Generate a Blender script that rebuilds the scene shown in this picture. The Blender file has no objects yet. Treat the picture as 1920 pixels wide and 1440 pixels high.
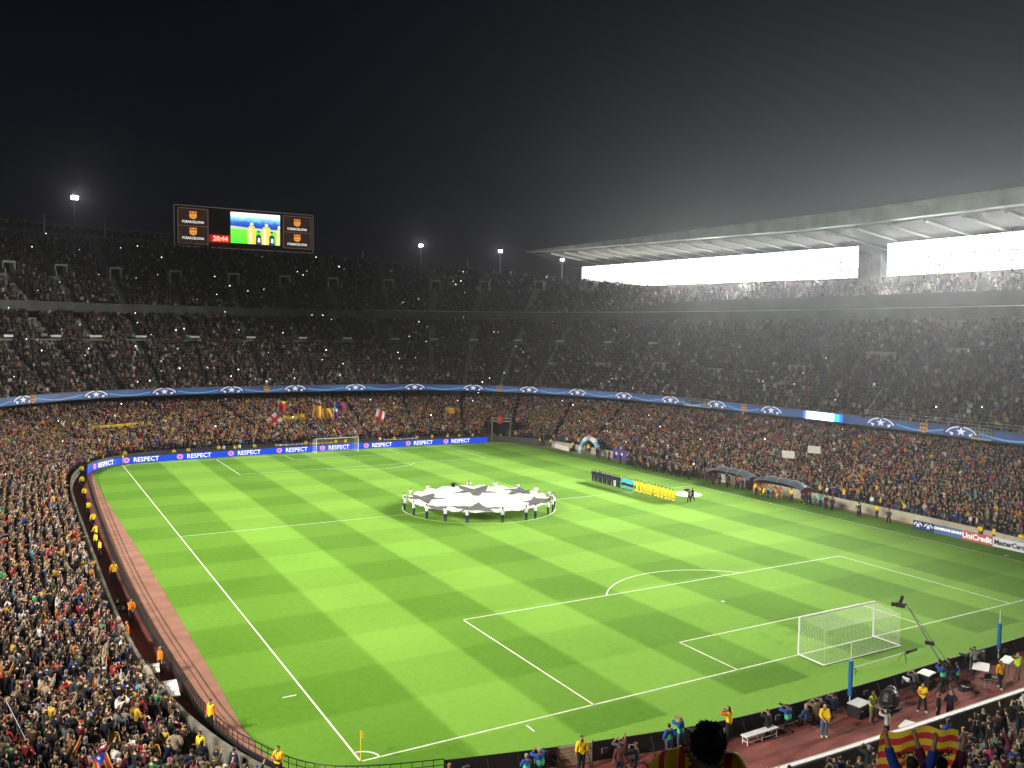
import bpy, bmesh, math, random
import numpy as np
from mathutils import Vector, Matrix
from math import radians as RAD, pi, sin, cos, atan2, hypot
random.seed(7); rng = np.random.default_rng(11)
SC = bpy.context.scene; COL = SC.collection

# ------------------------------------------------------------------ camera
CAM_LOC = Vector((-48.41, -91.98, 20.96)); YAW, PITCH, ROLL = .520636, .0585928, .0133020
_f = Vector((sin(YAW)*cos(PITCH), cos(YAW)*cos(PITCH), -sin(PITCH))); _r = Vector((cos(YAW), -sin(YAW), 0)); _u = _r.cross(_f)
R_ = _r*cos(ROLL) + _u*sin(ROLL); U_ = -_r*sin(ROLL) + _u*cos(ROLL)
cam = bpy.data.cameras.new('camera'); camo = bpy.data.objects.new('camera', cam); COL.objects.link(camo)
cam.sensor_fit = 'HORIZONTAL'; cam.sensor_width = 36; cam.lens = 36*1637.5/1920; cam.clip_start = .3; cam.clip_end = 5000
_m = Matrix((R_, U_, -_f)).transposed().to_4x4(); _m.translation = CAM_LOC; camo.matrix_world = _m
SC.camera = camo

# ------------------------------------------------------------------ night sky, view, render settings
world = bpy.data.worlds.new('World'); SC.world = world; world.use_nodes = True
wn = world.node_tree.nodes; wl = world.node_tree.links
bg = wn['Background']
sky = wn.new('ShaderNodeTexSky'); sky.sky_type = 'NISHITA'; sky.sun_disc = False
sky.sun_elevation = RAD(-4); sky.sun_rotation = RAD(60)
mixw = wn.new('ShaderNodeMixRGB'); mixw.blend_type = 'ADD'; mixw.inputs[0].default_value = .02
mixw.inputs[1].default_value = (.0010, .0016, .0042, 1)
wl.new(sky.outputs[0], mixw.inputs[2]); wl.new(mixw.outputs[0], bg.inputs[0]); bg.inputs[1].default_value = 1.0
SC.view_settings.view_transform = 'Standard'; SC.view_settings.look = 'None'
SC.view_settings.exposure = 0; SC.view_settings.gamma = 1; SC.view_settings.use_curve_mapping = False
SC.cycles.max_bounces = 4; SC.cycles.diffuse_bounces = 2; SC.cycles.glossy_bounces = 2
SC.cycles.transmission_bounces = 2; SC.cycles.transparent_max_bounces = 8; SC.cycles.volume_bounces = 0
SC.cycles.use_light_tree = True; SC.cycles.use_denoising = True
SC.cycles.caustics_reflective = False; SC.cycles.caustics_refractive = False

# ------------------------------------------------------------------ the stadium's floodlights (light only; the lamp housings are built further down)
def spot(loc, aim, power, size=145, blend=.9, rad=1.2, col=(1, .955, .86)):
    l = bpy.data.lights.new('flood_beam', 'SPOT'); l.energy = power; l.spot_size = RAD(size); l.spot_blend = blend
    l.shadow_soft_size = rad; l.color = col
    o = bpy.data.objects.new('flood_beam', l); COL.objects.link(o); o.location = loc
    o.rotation_euler = (Vector(aim)-Vector(loc)).to_track_quat('-Z', 'Y').to_euler(); return o
PR, PL = 300e3, 335e3; HAZE = .00028
for y in (-60, -43, -26, -9, 8, 28, 46, 64, 82, 104):
    spot((91.5, y, 34.7), (15, y*.84, 0), PR, 53, 1)
for y in (-70, -46, -22, 2, 26, 50, 74, 96):
    spot((-104, y, 52), (-10, y*.8, 0), PL, 40, 1)
for y in (-62, -38, -14, 10, 34, 58):
    spot((91.5, y, 34.7), (26, y*.95, 0), 120e3, 50, 1)
# extra spill added at the roof lamps towards the near corner, to light the haze
for y, e_ in ((-42, 95e3), (-26, 95e3), (-6, 80e3), (12, 62e3), (30, 46e3), (48, 34e3), (66, 26e3), (84, 20e3), (104, 15e3)):
    spot((90.5, y, 33.4), (-20, y*.5-95, 46), e_*1.25, 47, 1, 1.2, (1, 1, .98))
for y in (0, 60):
    spot((91.5, y, 34.4), (-20, y*.4, 2), 60e3, 105, .8)
for y, ax, az in ((40, -12, 3), (95, 12, 3), (75, -40, 4)):
    spot((91.5, y, 34.4), (ax, 80, az), 340e3, 42, 1)
for y in (40, -40):
    spot((-104, y, 52), (-51, y*.6-4, 2), 190e3, 60, 1, 1.2, (1, .93, .8))
for y in (-60, 10):
    spot((-104, y, 52), (30, y*.5, 10), 28e3, 90, .8)

# ------------------------------------------------------------------ helpers
def tag(o, label=None, cat=None, group=None, kind=None):
    if label: o['label'] = label
    if cat: o['category'] = cat
    if group: o['group'] = group
    if kind: o['kind'] = kind
    return o
def thing(name, loc, label, cat, group=None, rz=0):
    o = bpy.data.objects.new(name, None); COL.objects.link(o); o.location = loc; o.rotation_euler = (0, 0, rz)
    o.empty_display_size = .3
    return tag(o, label, cat, group)
class MB:
    def __init__(s): s.v = []; s.f = []; s.m = []; s.cur = 0
    def add(s, vs, fs):
        b = len(s.v); s.v += [tuple(p) for p in vs]; s.f += [tuple(b+i for i in f) for f in fs]; s.m += [s.cur]*len(fs); return s
    def box(s, c, d, rz=0, rx=0):
        M = Matrix.Rotation(rz, 3, 'Z') @ Matrix.Rotation(rx, 3, 'X'); c = Vector(c)
        vs = [c + M @ Vector((x*d[0]/2, y*d[1]/2, z*d[2]/2)) for x in (-1, 1) for y in (-1, 1) for z in (-1, 1)]
        return s.add(vs, [(0,1,3,2), (4,6,7,5), (0,4,5,1), (2,3,7,6), (0,2,6,4), (1,5,7,3)])
    def tube(s, p, q, r, r2=None, n=6, cap=True):
        p = Vector(p); q = Vector(q); r2 = r if r2 is None else r2
        d = (q-p).normalized(); a = d.orthogonal().normalized(); b = d.cross(a)
        vs = [p + (a*cos(2*pi*k/n) + b*sin(2*pi*k/n))*r for k in range(n)] + [q + (a*cos(2*pi*k/n) + b*sin(2*pi*k/n))*r2 for k in range(n)]
        fs = [(k, (k+1) % n, n+(k+1) % n, n+k) for k in range(n)]
        if cap: fs += [tuple(range(n))[::-1], tuple(range(n, 2*n))]
        return s.add(vs, fs)
    def path(s, pts, r, n=6):
        for i in range(len(pts)-1): s.tube(pts[i], pts[i+1], r, None, n)
        return s
    def ball(s, c, r, n=8, m=6):
        c = Vector(c); r = Vector(r) if hasattr(r, '__len__') else Vector((r, r, r)); vs = []; fs = []
        for j in range(m+1):
            for i in range(n):
                a = 2*pi*i/n; b = pi*j/m; vs.append(c + Vector((r.x*cos(a)*sin(b), r.y*sin(a)*sin(b), r.z*cos(b))))
        for j in range(m):
            for i in range(n): fs.append((j*n+i, (j+1)*n+i, (j+1)*n+(i+1) % n, j*n+(i+1) % n))
        return s.add(vs, fs)
    def prism(s, poly, z0, z1):
        n = len(poly); return s.add([(x, y, z0) for x, y in poly] + [(x, y, z1) for x, y in poly],
            [tuple(range(n))[::-1], tuple(range(n, 2*n))] + [(k, (k+1) % n, n+(k+1) % n, n+k) for k in range(n)])
    def build(s, name, mats, parent=None, loc=None, smooth=False, rz=None, weld=False):
        me = bpy.data.meshes.new(name); me.from_pydata(s.v, [], s.f)
        mats = mats if isinstance(mats, (list, tuple)) else [mats]
        for m in mats: me.materials.append(m)
        if len(mats) > 1: me.polygons.foreach_set('material_index', s.m)
        if weld:
            bm = bmesh.new(); bm.from_mesh(me); bmesh.ops.remove_doubles(bm, verts=bm.verts, dist=1e-4); bm.to_mesh(me); bm.free()
        if smooth: me.polygons.foreach_set('use_smooth', [True]*len(me.polygons))
        me.update(); o = bpy.data.objects.new(name, me); COL.objects.link(o)
        if parent: o.parent = parent
        if loc is not None: o.location = loc
        if rz is not None: o.rotation_euler = (0, 0, rz)
        return o
def dup(o, loc=None, rz=None, **props):
    r = o.copy(); COL.objects.link(r)
    if loc is not None: r.location = loc
    if rz is not None: r.rotation_euler = (0, 0, rz)
    for c in o.children:
        d = c.copy(); COL.objects.link(d); d.parent = r
        for g in c.children:
            e = g.copy(); COL.objects.link(e); e.parent = d
    for k, v in props.items(): r[k] = v
    return r
_mats = {}
def mat(name, col, rough=.7, metal=0, emit=None, es=0, noise=0, nscale=5, alpha=1, spec=.4, bump=0):
    if name in _mats: return _mats[name]
    m = bpy.data.materials.new(name); m.use_nodes = True; nt = m.node_tree; b = nt.nodes['Principled BSDF']
    b.inputs['Base Color'].default_value = (*col, 1); b.inputs['Roughness'].default_value = rough
    b.inputs['Metallic'].default_value = metal; b.inputs['Specular IOR Level'].default_value = spec
    if emit is not None:
        b.inputs['Emission Color'].default_value = (*emit, 1); b.inputs['Emission Strength'].default_value = es
        m.cycles.emission_sampling = 'NONE'
    if noise:
        g = nt.nodes.new('ShaderNodeNewGeometry'); t = nt.nodes.new('ShaderNodeTexNoise'); t.inputs['Scale'].default_value = nscale
        t.inputs['Detail'].default_value = 5
        nt.links.new(g.outputs['Position'], t.inputs['Vector'])
        r = nt.nodes.new('ShaderNodeMapRange'); r.inputs[1].default_value = .3; r.inputs[2].default_value = .7
        r.inputs[3].default_value = 1-noise; r.inputs[4].default_value = 1+noise
        x = nt.nodes.new('ShaderNodeVectorMath'); x.operation = 'SCALE'; x.inputs[0].default_value = col
        nt.links.new(t.outputs[0], r.inputs[0]); nt.links.new(r.outputs[0], x.inputs['Scale']); nt.links.new(x.outputs[0], b.inputs['Base Color'])
        if bump:
            bp = nt.nodes.new('ShaderNodeBump'); bp.inputs['Strength'].default_value = bump; bp.inputs['Distance'].default_value = .1
            nt.links.new(t.outputs[0], bp.inputs['Height']); nt.links.new(bp.outputs[0], b.inputs['Normal'])
    if alpha < 1: b.inputs['Alpha'].default_value = alpha
    _mats[name] = m; return m
def bend(o, pts, j0, s0, dperp, shift):
    '''wrap lettering built along x onto the polyline pts; local frame of the parent starts at pts[j0]'''
    S = arclen(pts); me = o.data; M = o.matrix_local.copy(); c = pts[j0]
    for v in me.vertices:
        s = S[j0]+s0+v.co.x; j = max(0, min(len(pts)-2, next((k for k in range(len(pts)-1) if S[k+1] >= s), len(pts)-2)))
        t = (s-S[j])/(S[j+1]-S[j]); ax, ay = pts[j]; bx, by = pts[j+1]; l = hypot(bx-ax, by-ay); nx, ny = (by-ay)/l, -(bx-ax)/l
        v.co = (ax+(bx-ax)*t-c[0]+nx*(dperp+v.co.z), ay+(by-ay)*t-c[1]+ny*(dperp+v.co.z), shift+v.co.y)
    o.matrix_local = Matrix()
ONES = ['', 'first', 'second', 'third', 'fourth', 'fifth', 'sixth', 'seventh', 'eighth', 'ninth', 'tenth', 'eleventh', 'twelfth', 'thirteenth', 'fourteenth', 'fifteenth', 'sixteenth', 'seventeenth', 'eighteenth', 'nineteenth']
TENS = {2: ('twentieth', 'twenty'), 3: ('thirtieth', 'thirty'), 4: ('fortieth', 'forty'), 5: ('fiftieth', 'fifty')}
def nth(n):
    if n < 20: return ONES[n]
    a, b = divmod(n, 10); return TENS[a][0] if b == 0 else TENS[a][1]+'-'+ONES[b]
def text_mesh(s, name, material, size, parent, loc, rot, extrude=.01, bold=.02, sx=1, align='CENTER'):
    cu = bpy.data.curves.new(name, 'FONT'); cu.body = s; cu.size = size; cu.extrude = extrude; cu.offset = bold
    cu.align_x = align; cu.align_y = 'CENTER'; cu.resolution_u = 2
    t = bpy.data.objects.new(name, cu); COL.objects.link(t); dg = bpy.context.evaluated_depsgraph_get()
    me = bpy.data.meshes.new_from_object(t.evaluated_get(dg)); bpy.data.objects.remove(t); bpy.data.curves.remove(cu)
    me.materials.clear(); me.materials.append(material)
    o = bpy.data.objects.new(name, me); COL.objects.link(o)
    if parent: o.parent = parent
    o.matrix_local = Matrix.Translation(loc) @ rot.to_4x4() @ Matrix.Diagonal((sx, 1, 1, 1)); return o
def spline(pts, n):
    P = [Vector((*p, 0)) for p in pts]; P = [2*P[0]-P[1]] + P + [2*P[-1]-P[-2]]; out = []
    for i in range(1, len(P)-2):
        for k in range(n):
            t = k/n; a, b, c, d = P[i-1:i+3]
            q = .5*((2*b)+(c-a)*t+(2*a-5*b+4*c-d)*t*t+(3*b-a-3*c+d)*t**3); out.append((q.x, q.y))
    out.append(tuple(P[-2][:2])); return out
def offset(pts, d):
    out = []
    for i, p in enumerate(pts):
        a = pts[max(i-1, 0)]; b = pts[min(i+1, len(pts)-1)]; tx, ty = b[0]-a[0], b[1]-a[1]; l = hypot(tx, ty) or 1
        out.append((p[0]+ty/l*d, p[1]-tx/l*d))
    return out
def strip_wall(mb, pts, z0, z1, th=.12):
    q = offset(pts, th)
    for i in range(len(pts)-1):
        a, b, c, d = pts[i], pts[i+1], q[i+1], q[i]
        mb.add([(*a, z0), (*b, z0), (*b, z1), (*a, z1), (*d, z0), (*c, z0), (*c, z1), (*d, z1)],
               [(0,1,2,3), (5,4,7,6), (3,2,6,7)] + ([(0,3,7,4)] if i == 0 else []) + ([(1,5,6,2)] if i == len(pts)-2 else []))
    return mb
def arclen(pts):
    s = [0]
    for i in range(1, len(pts)): s.append(s[-1]+hypot(pts[i][0]-pts[i-1][0], pts[i][1]-pts[i-1][1]))
    return s
def resample(pts, step):
    s = arclen(pts); n = max(2, int(round(s[-1]/step))+1); out = []; j = 0
    for k in range(n):
        d = s[-1]*k/(n-1)
        while j < len(s)-2 and s[j+1] < d: j += 1
        t = (d-s[j])/max(1e-9, s[j+1]-s[j]); out.append((pts[j][0]+(pts[j+1][0]-pts[j][0])*t, pts[j][1]+(pts[j+1][1]-pts[j][1])*t))
    return out

# ------------------------------------------------------------------ materials
CONC = mat('concrete', (.22, .215, .2), .9, noise=.25, nscale=.6)
CONC_L = mat('pale_concrete', (.58, .57, .52), .85, noise=.15, nscale=.8)
STEP = mat('stand_steps', (.12, .12, .125), .9, noise=.35, nscale=1.5)
AISLE = mat('stair_concrete', (.3, .3, .28), .9, noise=.2, nscale=1)
SEATM = mat('seat_plastic', (.16, .03, .035), .5, noise=.3, nscale=3)
DARK = mat('dark_metal', (.02, .02, .022), .5, spec=.3)
BLACK = mat('black_plastic', (.012, .012, .012), .6)
STEEL = mat('painted_steel', (.45, .46, .47), .45, .3)
ROOFM = mat('roof_panels', (.2, .205, .2), .6, noise=.15, nscale=.15)
FASCIA = mat('roof_fascia', (.5, .55, .57), .5, noise=.25, nscale=.25)  # blotchy tone stands for patches of lamplight on the fascia
WHITE = mat('white_paint', (.8, .8, .78), .5)
LINEM = mat('line_paint', (.62, .68, .52), .9, noise=.2, nscale=3)
BEIGE = mat('beige_wall', (.42, .38, .29), .85, noise=.2, nscale=.9)
TRACK = mat('running_track', (.27, .13, .088), .95, noise=.22, nscale=.7, bump=.1)
TRACKN = mat('walkway_rubber', (.2, .052, .042), .95, noise=.35, nscale=.5)
YEL = mat('yellow_cloth', (.85, .62, .03), .8)
RED = mat('red_cloth', (.65, .03, .02), .8)
BLUEC = mat('blue_cloth', (.02, .05, .4), .8)
POSTBLUE = mat('blue_post_paint', (.015, .13, .34), .5)

def grass_mat():
    m = bpy.data.materials.new('mown_grass'); m.use_nodes = True; nt = m.node_tree; N = nt.nodes; Lk = nt.links; b = N['Principled BSDF']
    def math_(op, a, b_=None, c=None):
        n = N.new('ShaderNodeMath'); n.operation = op
        for i, v in enumerate((a, b_, c)):
            if v is None: continue
            if hasattr(v, 'links'): Lk.new(v, n.inputs[i])
            else: n.inputs[i].default_value = v
        return n.outputs[0]
    g = N.new('ShaderNodeNewGeometry'); sp = N.new('ShaderNodeSeparateXYZ')
    # ragged mowing edges
    nz = N.new('ShaderNodeTexNoise'); nz.inputs['Scale'].default_value = 1.6; nz.inputs['Detail'].default_value = 2; Lk.new(g.outputs['Position'], nz.inputs['Vector'])
    wob = N.new('ShaderNodeVectorMath'); wob.operation = 'MULTIPLY_ADD'; Lk.new(nz.outputs['Color'], wob.inputs[0]); wob.inputs[1].default_value = (.3, .3, 0); Lk.new(g.outputs['Position'], wob.inputs[2])
    Lk.new(wob.outputs[0], sp.inputs[0]); X, Y = sp.outputs[0], sp.outputs[1]
    def band(v, w, off):   # soft-edged alternating bands 0/1
        t = math_('DIVIDE', math_('ADD', v, off), w); f = math_('PINGPONG', t, 1.0)
        # t integer = band edge: sin sign
        s = math_('SINE', math_('MULTIPLY', t, pi)); return math_('MULTIPLY_ADD', math_('MAXIMUM', math_('MINIMUM', math_('MULTIPLY', s, 9), 1), -1), .5, .5)
    sx = band(X, 68/12, 34.15); sy = band(Y, 105/18, 52.65)     # sx: 1 = first stripe (dark), sy: 1 = light
    inx = math_('MULTIPLY', math_('GREATER_THAN', X, -33.95), math_('LESS_THAN', X, 39.9))
    iny = math_('GREATER_THAN', Y, -55.35)
    # lightness 0..1
    main = math_('ADD', math_('MULTIPLY_ADD', sx, -.44, .72), math_('MULTIPLY_ADD', sy, .17, -.05))
    outer = math_('ADD', .38, math_('MULTIPLY_ADD', sy, .18, -.09))
    l1 = N.new('ShaderNodeMix'); l1.data_type = 'FLOAT'; Lk.new(inx, l1.inputs[0]); Lk.new(outer, l1.inputs[2]); Lk.new(main, l1.inputs[3])
    l2 = N.new('ShaderNodeMix'); l2.data_type = 'FLOAT'; Lk.new(iny, l2.inputs[0]); l2.inputs[2].default_value = .7; Lk.new(l1.outputs[0], l2.inputs[3])
    # patchy variation
    n1 = N.new('ShaderNodeTexNoise'); n1.inputs['Scale'].default_value = .09; n1.inputs['Detail'].default_value = 4; Lk.new(g.outputs['Position'], n1.inputs['Vector'])
    n2 = N.new('ShaderNodeTexNoise'); n2.inputs['Scale'].default_value = 2.2; n2.inputs['Detail'].default_value = 6; n2.inputs['Roughness'].default_value = .7; Lk.new(g.outputs['Position'], n2.inputs['Vector'])
    v = math_('ADD', l2.outputs[0], math_('MULTIPLY_ADD', n1.outputs[0], .5, -.25)); v = math_('ADD', v, math_('MULTIPLY_ADD', n2.outputs[0], .46, -.23))
    # worn divots
    n3 = N.new('ShaderNodeTexNoise'); n3.inputs['Scale'].default_value = .8; n3.inputs['Detail'].default_value = 8; n3.inputs['Roughness'].default_value = .75; Lk.new(g.outputs['Position'], n3.inputs['Vector'])
    d = math_('MULTIPLY', math_('MAXIMUM', math_('SUBTRACT', n3.outputs[0], .63), 0), -6.0); v = math_('ADD', v, d)
    for gy in (-49.5, 49.5):     # scuffed goalmouths
        ds = N.new('ShaderNodeVectorMath'); ds.operation = 'DISTANCE'; Lk.new(wob.outputs[0], ds.inputs[0]); ds.inputs[1].default_value = (0, gy, 0)
        wr = math_('MULTIPLY', math_('MAXIMUM', math_('SUBTRACT', 1.0, math_('DIVIDE', ds.outputs['Value'], 6.0)), 0), math_('MAXIMUM', math_('SUBTRACT', n3.outputs[0], .48), 0)); v = math_('ADD', v, math_('MULTIPLY', wr, -2.5))
    cr = N.new('ShaderNodeValToRGB'); Lk.new(v, cr.inputs[0]); e = cr.color_ramp.elements
    e[0].position = 0; e[0].color = (.058, .162, .005, 1); e[1].position = 1; e[1].color = (.195, .395, .048, 1)
    Lk.new(cr.outputs[0], b.inputs['Base Color']); b.inputs['Roughness'].default_value = .95; b.inputs['Specular IOR Level'].default_value = .15
    bp = N.new('ShaderNodeBump'); bp.inputs['Strength'].default_value = .25; bp.inputs['Distance'].default_value = .05; Lk.new(n2.outputs[0], bp.inputs['Height']); Lk.new(bp.outputs[0], b.inputs['Normal'])
    return m
GRASS = grass_mat()

# ------------------------------------------------------------------ ground, pitch, lines
gm = MB(); gm.add([(-2500, -2500, -.35), (2500, -2500, -.35), (2500, 2500, -.35), (-2500, 2500, -.35)], [(0,1,2,3)])
tag(gm.build('ground', mat('asphalt', (.05, .05, .052), .95, noise=.2, nscale=.3)), kind='structure')
# bowl plan: superellipses round the pitch
def se_pt(t, a, b, n, cx=-1.0, cy=0.0):
    c, s = cos(t), sin(t)
    return (cx + a*math.copysign(abs(c)**(2/n), c), cy + b*math.copysign(abs(s)**(2/n), s))
RIB0 = resample([se_pt(pi*2*k/1440 - pi/2, 61.5, 89, 3) for k in range(1441)], 1.0)       # counter-clockwise from the near end
NS = len(RIB0)
def normals(pts):
    out = []
    for i in range(len(pts)):
        a = pts[(i-1) % (NS-1)]; b = pts[(i+1) % (NS-1)]; tx, ty = b[0]-a[0], b[1]-a[1]; l = hypot(tx, ty); out.append((ty/l, -tx/l))
    return out
NRM = normals(RIB0)
def wall_at(p):     # front wall of the lower tier in the same polar direction as p
    dx, dy = p[0]+1.3, p[1]; bb = 64.5 if dy < 0 else 59.5; th = atan2(dy/bb, dx/41.3)
    k = (abs(cos(th))**5 + abs(sin(th))**5)**(-1/5); return (-1.3 + 41.3*k*cos(th), bb*k*sin(th))
WALL = [wall_at(p) for p in RIB0]
sm = MB(); sm.cur = 0
sm.add([(x, y, -.012) for x, y in [(-1.3, 0)]] + [(x, y, -.012) for x, y in WALL], [(0, i+1, i+2) for i in range(NS-1)])
tag(sm.build('walkway', TRACKN), kind='structure')
GRASS_EDGE = spline([(-38.3, 47.6), (-38.7, 40), (-38.75, 24), (-38.5, 8), (-38.25, -10), (-38.15, -28), (-38.15, -40), (-38.15, -46.5), (-37.6, -50.6), (-35.4, -54.2), (-28.4, -56.6), (-21.6, -58.1), (-15.8, -59.0), (-7.4, -59.2), (.2, -59.1), (10.8, -58.9), (22, -58.3), (33, -56), (38, -50)], 6)
FENCE = spline([(-39.5, 44.5), (-39.9, 36), (-40.4, 17), (-40.75, -9), (-40.6, -26), (-40.2, -37.5), (-39.75, -45.3), (-38.5, -50.3), (-35.8, -54.45), (-28.5, -56.85), (-21.7, -58.35), (-15.9, -59.25), (-7.5, -59.45), (.2, -59.35), (10.8, -59.15), (22, -58.6), (33, -56.4), (38.6, -50)], 6)
gp = GRASS_EDGE + [(38.9, -30), (38.9, -10), (38.6, 10), (38.2, 28), (36.5, 45), (35, 52), (33.5, 55.6), (20, 56.2), (4, 55.8), (-15.9, 56), (-30, 55), (-34.4, 53.6), (-37.2, 51.2)]
g = MB(); g.add([(0, 0, 0)] + [(x, y, 0) for x, y in gp], [(0, i+1, (i+1) % len(gp)+1) for i in range(len(gp))])
tag(g.build('pitch_grass', GRASS), kind='structure')
tk = MB(); te = [p for p in GRASS_EDGE if p[1] > -56 and p[0] < -30]; fe = offset(FENCE, 0); fe = [p for p in fe if p[1] > -57 and p[0] < -30]
te = resample(te, 2); fe = resample(fe, arclen(fe)[-1]/(len(te)-1)); n_ = min(len(te), len(fe))
tk.add([(*p, -.004) for p in te[:n_]] + [(*p, -.004) for p in fe[:n_]], [(i, i+1, n_+i+1, n_+i) for i in range(n_-1)])
tag(tk.build('running_track', TRACK), kind='structure')
# strip of track along the main stand
tk2 = MB(); rp = [(38.9, -58), (38.9, -30), (38.9, -10), (38.6, 10), (38.2, 28), (36.5, 45)]
tk2.add([(x, y, -.004) for x, y in rp] + [(x+4, y, -.004) for x, y in rp], [(i, i+1, len(rp)+i+1, len(rp)+i) for i in range(len(rp)-1)])
tag(tk2.build('path', mat('worn_track', (.33, .2, .16), .95, noise=.2, nscale=.6)), kind='structure')

ln = MB(); LW = .06
def seg(x0, y0, x1, y1, w=LW):
    dx, dy = x1-x0, y1-y0; l = hypot(dx, dy); nx, ny = -dy/l*w, dx/l*w; ex, ey = dx/l*w, dy/l*w
    ln.add([(x0+nx-ex, y0+ny-ey, .006), (x0-nx-ex, y0-ny-ey, .006), (x1-nx+ex, y1-ny+ey, .006), (x1+nx+ex, y1+ny+ey, .006)], [(0,1,2,3)])
def arc(cx, cy, r, a0, a1, n=48, w=LW):
    vs = []
    for k in range(n+1):
        a = a0+(a1-a0)*k/n; vs += [(cx+(r-w)*cos(a), cy+(r-w)*sin(a), .006), (cx+(r+w)*cos(a), cy+(r+w)*sin(a), .006)]
    ln.add(vs, [(2*k, 2*k+1, 2*k+3, 2*k+2) for k in range(n)])
for s in (-1, 1):
    seg(s*34, -52.5, s*34, 52.5); seg(-34, s*52.5, 34, s*52.5)
    for hw, d in ((20.16, 16.5), (9.16, 5.5)):
        seg(-hw, s*52.5, -hw, s*(52.5-d)); seg(hw, s*52.5, hw, s*(52.5-d)); seg(-hw, s*(52.5-d), hw, s*(52.5-d))
    c = s*41.5; a = math.acos(5.5/9.15)
    arc(0, c, 9.15, -s*pi/2-a, -s*pi/2+a); ln.prism([(.16*cos(k*pi/6), c+.16*sin(k*pi/6)) for k in range(12)], .003, .0065)
    for t in (-1, 1):
        arc(t*34, s*52.5, 1, (0 if t < 0 else pi/2) if s < 0 else (-pi/2 if t < 0 else pi), (pi/2 if t < 0 else pi) if s < 0 else (0 if t < 0 else 1.5*pi), 10)
        seg(t*34.6, s*43.35, t*35.3, s*43.35); seg(t*24.85, s*53.0, t*24.85, s*53.7)
seg(-34, 0, 34, 0); arc(0, 0, 9.15, 0, 2*pi, 96)
tag(ln.build('pitch_markings', LINEM), kind='structure')

# ------------------------------------------------------------------ the bowl: three tiers of stepped terracing
def zfun3(i):      # how high the third tier climbs at bowl station i
    x, y = RIB0[i]; q = 0 if x < -30 else min(1, max(0, (x+30)/85))
    return 40.2 - 8.9*(q**4 if y > 0 else 1)
def tier(nrow, pos, z, aisles, name, label, parent=None, rng_i=None, aw=.62, limit=None):
    """stepped rows as one mesh; aisles in paler concrete"""
    idx = list(rng_i or range(NS)); mb = MB()
    for r in range(nrow):
        lo = [pos(i, r) for i in idx]; hi = [pos(i, r+1) for i in idx]; za = [z(r-1, i) for i in idx]; zb = [z(r, i) for i in idx]
        vs = [(*p, q) for p, q in zip(lo, za)] + [(*p, q) for p, q in zip(lo, zb)] + [(*p, q) for p, q in zip(hi, zb)]; n = len(idx)
        b = len(mb.v); mb.v += vs
        for k in range(n-1):
            if limit and zb[k] > limit(idx[k]): continue
            m = 1 if idx[k] in aisles else 0
            mb.f += [(b+k, b+k+1, b+n+k+1, b+n+k), (b+n+k, b+n+k+1, b+2*n+k+1, b+2*n+k)]; mb.m += [m, m]
    return mb.build(name, [STEP, AISLE], parent)
def ring(mb, D0, z0, D1, z1, idx):
    a = [(RIB0[i][0]+NRM[i][0]*D0, RIB0[i][1]+NRM[i][1]*D0, z0) for i in idx]; c = [(RIB0[i][0]+NRM[i][0]*D1, RIB0[i][1]+NRM[i][1]*D1, z1) for i in idx]; n = len(idx)
    mb.add(a+c, [(k, k+1, n+k+1, n+k) for k in range(n-1)])
def off(i, D): return (RIB0[i][0]+NRM[i][0]*D, RIB0[i][1]+NRM[i][1]*D)
NEARE = [1 if p[1] < -60 else 0 for p in RIB0]
NR1, NR2, NR3 = 31, 25, 28
def pos1(i, r):
    f = (.9+r*.8)/22.0 if False else r/26.0; w = WALL[i]; p = RIB0[i]; f0 = .03; f = f0+(1-f0)*f
    return (w[0]+(p[0]-w[0])*f, w[1]+(p[1]-w[1])*f)
Z1 = lambda r, i=150: (.55 if not NEARE[int(i) % 511] else .0) + (4.45+.55*NEARE[int(i) % 511])*max(0, r)/26.0
pos2 = lambda i, r: off(i, .35+r*.8)
def nearf(i):      # the corner behind the near goal line starts higher and climbs more gently
    d = abs((i-475+256) % 511 - 256); q = min(1, max(0, (75-d)/30)); return q*q*(3-2*q)
Z2 = lambda r, i=150: (8.25+.60*max(0, r))*(1-nearf(i)) + (11.6+.40*max(0, r))*nearf(i)
pos3 = lambda i, r: off(i, 20.3+r*.8)
Z3 = lambda r, i=0: 25.0+.544*max(0, r)
AIS = set(range(6, NS, 13))
AISU = [44, 55, 66, 77, 88, 98, 108, 119, 131, 143, 155, 167, 178, 188, 198, 206, 214, 221, 228, 237, 246, 257, 268, 277, 284, 290, 297, 304, 312, 324, 336]
AIS2 = set(AISU)
IDX_ALL = list(range(NS))
# visible arc of the upper tiers, plus the part the camera stands in
bowl = thing('stadium_bowl', (0, 0, 0), 'three tiered oval concrete stadium bowl packed with spectators around the green pitch', 'stadium')
tier(NR1, pos1, Z1, AIS, 'lower_tier', '', bowl)
tier(NR2, pos2, Z2, AIS2, 'middle_tier', '', bowl)
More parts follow.
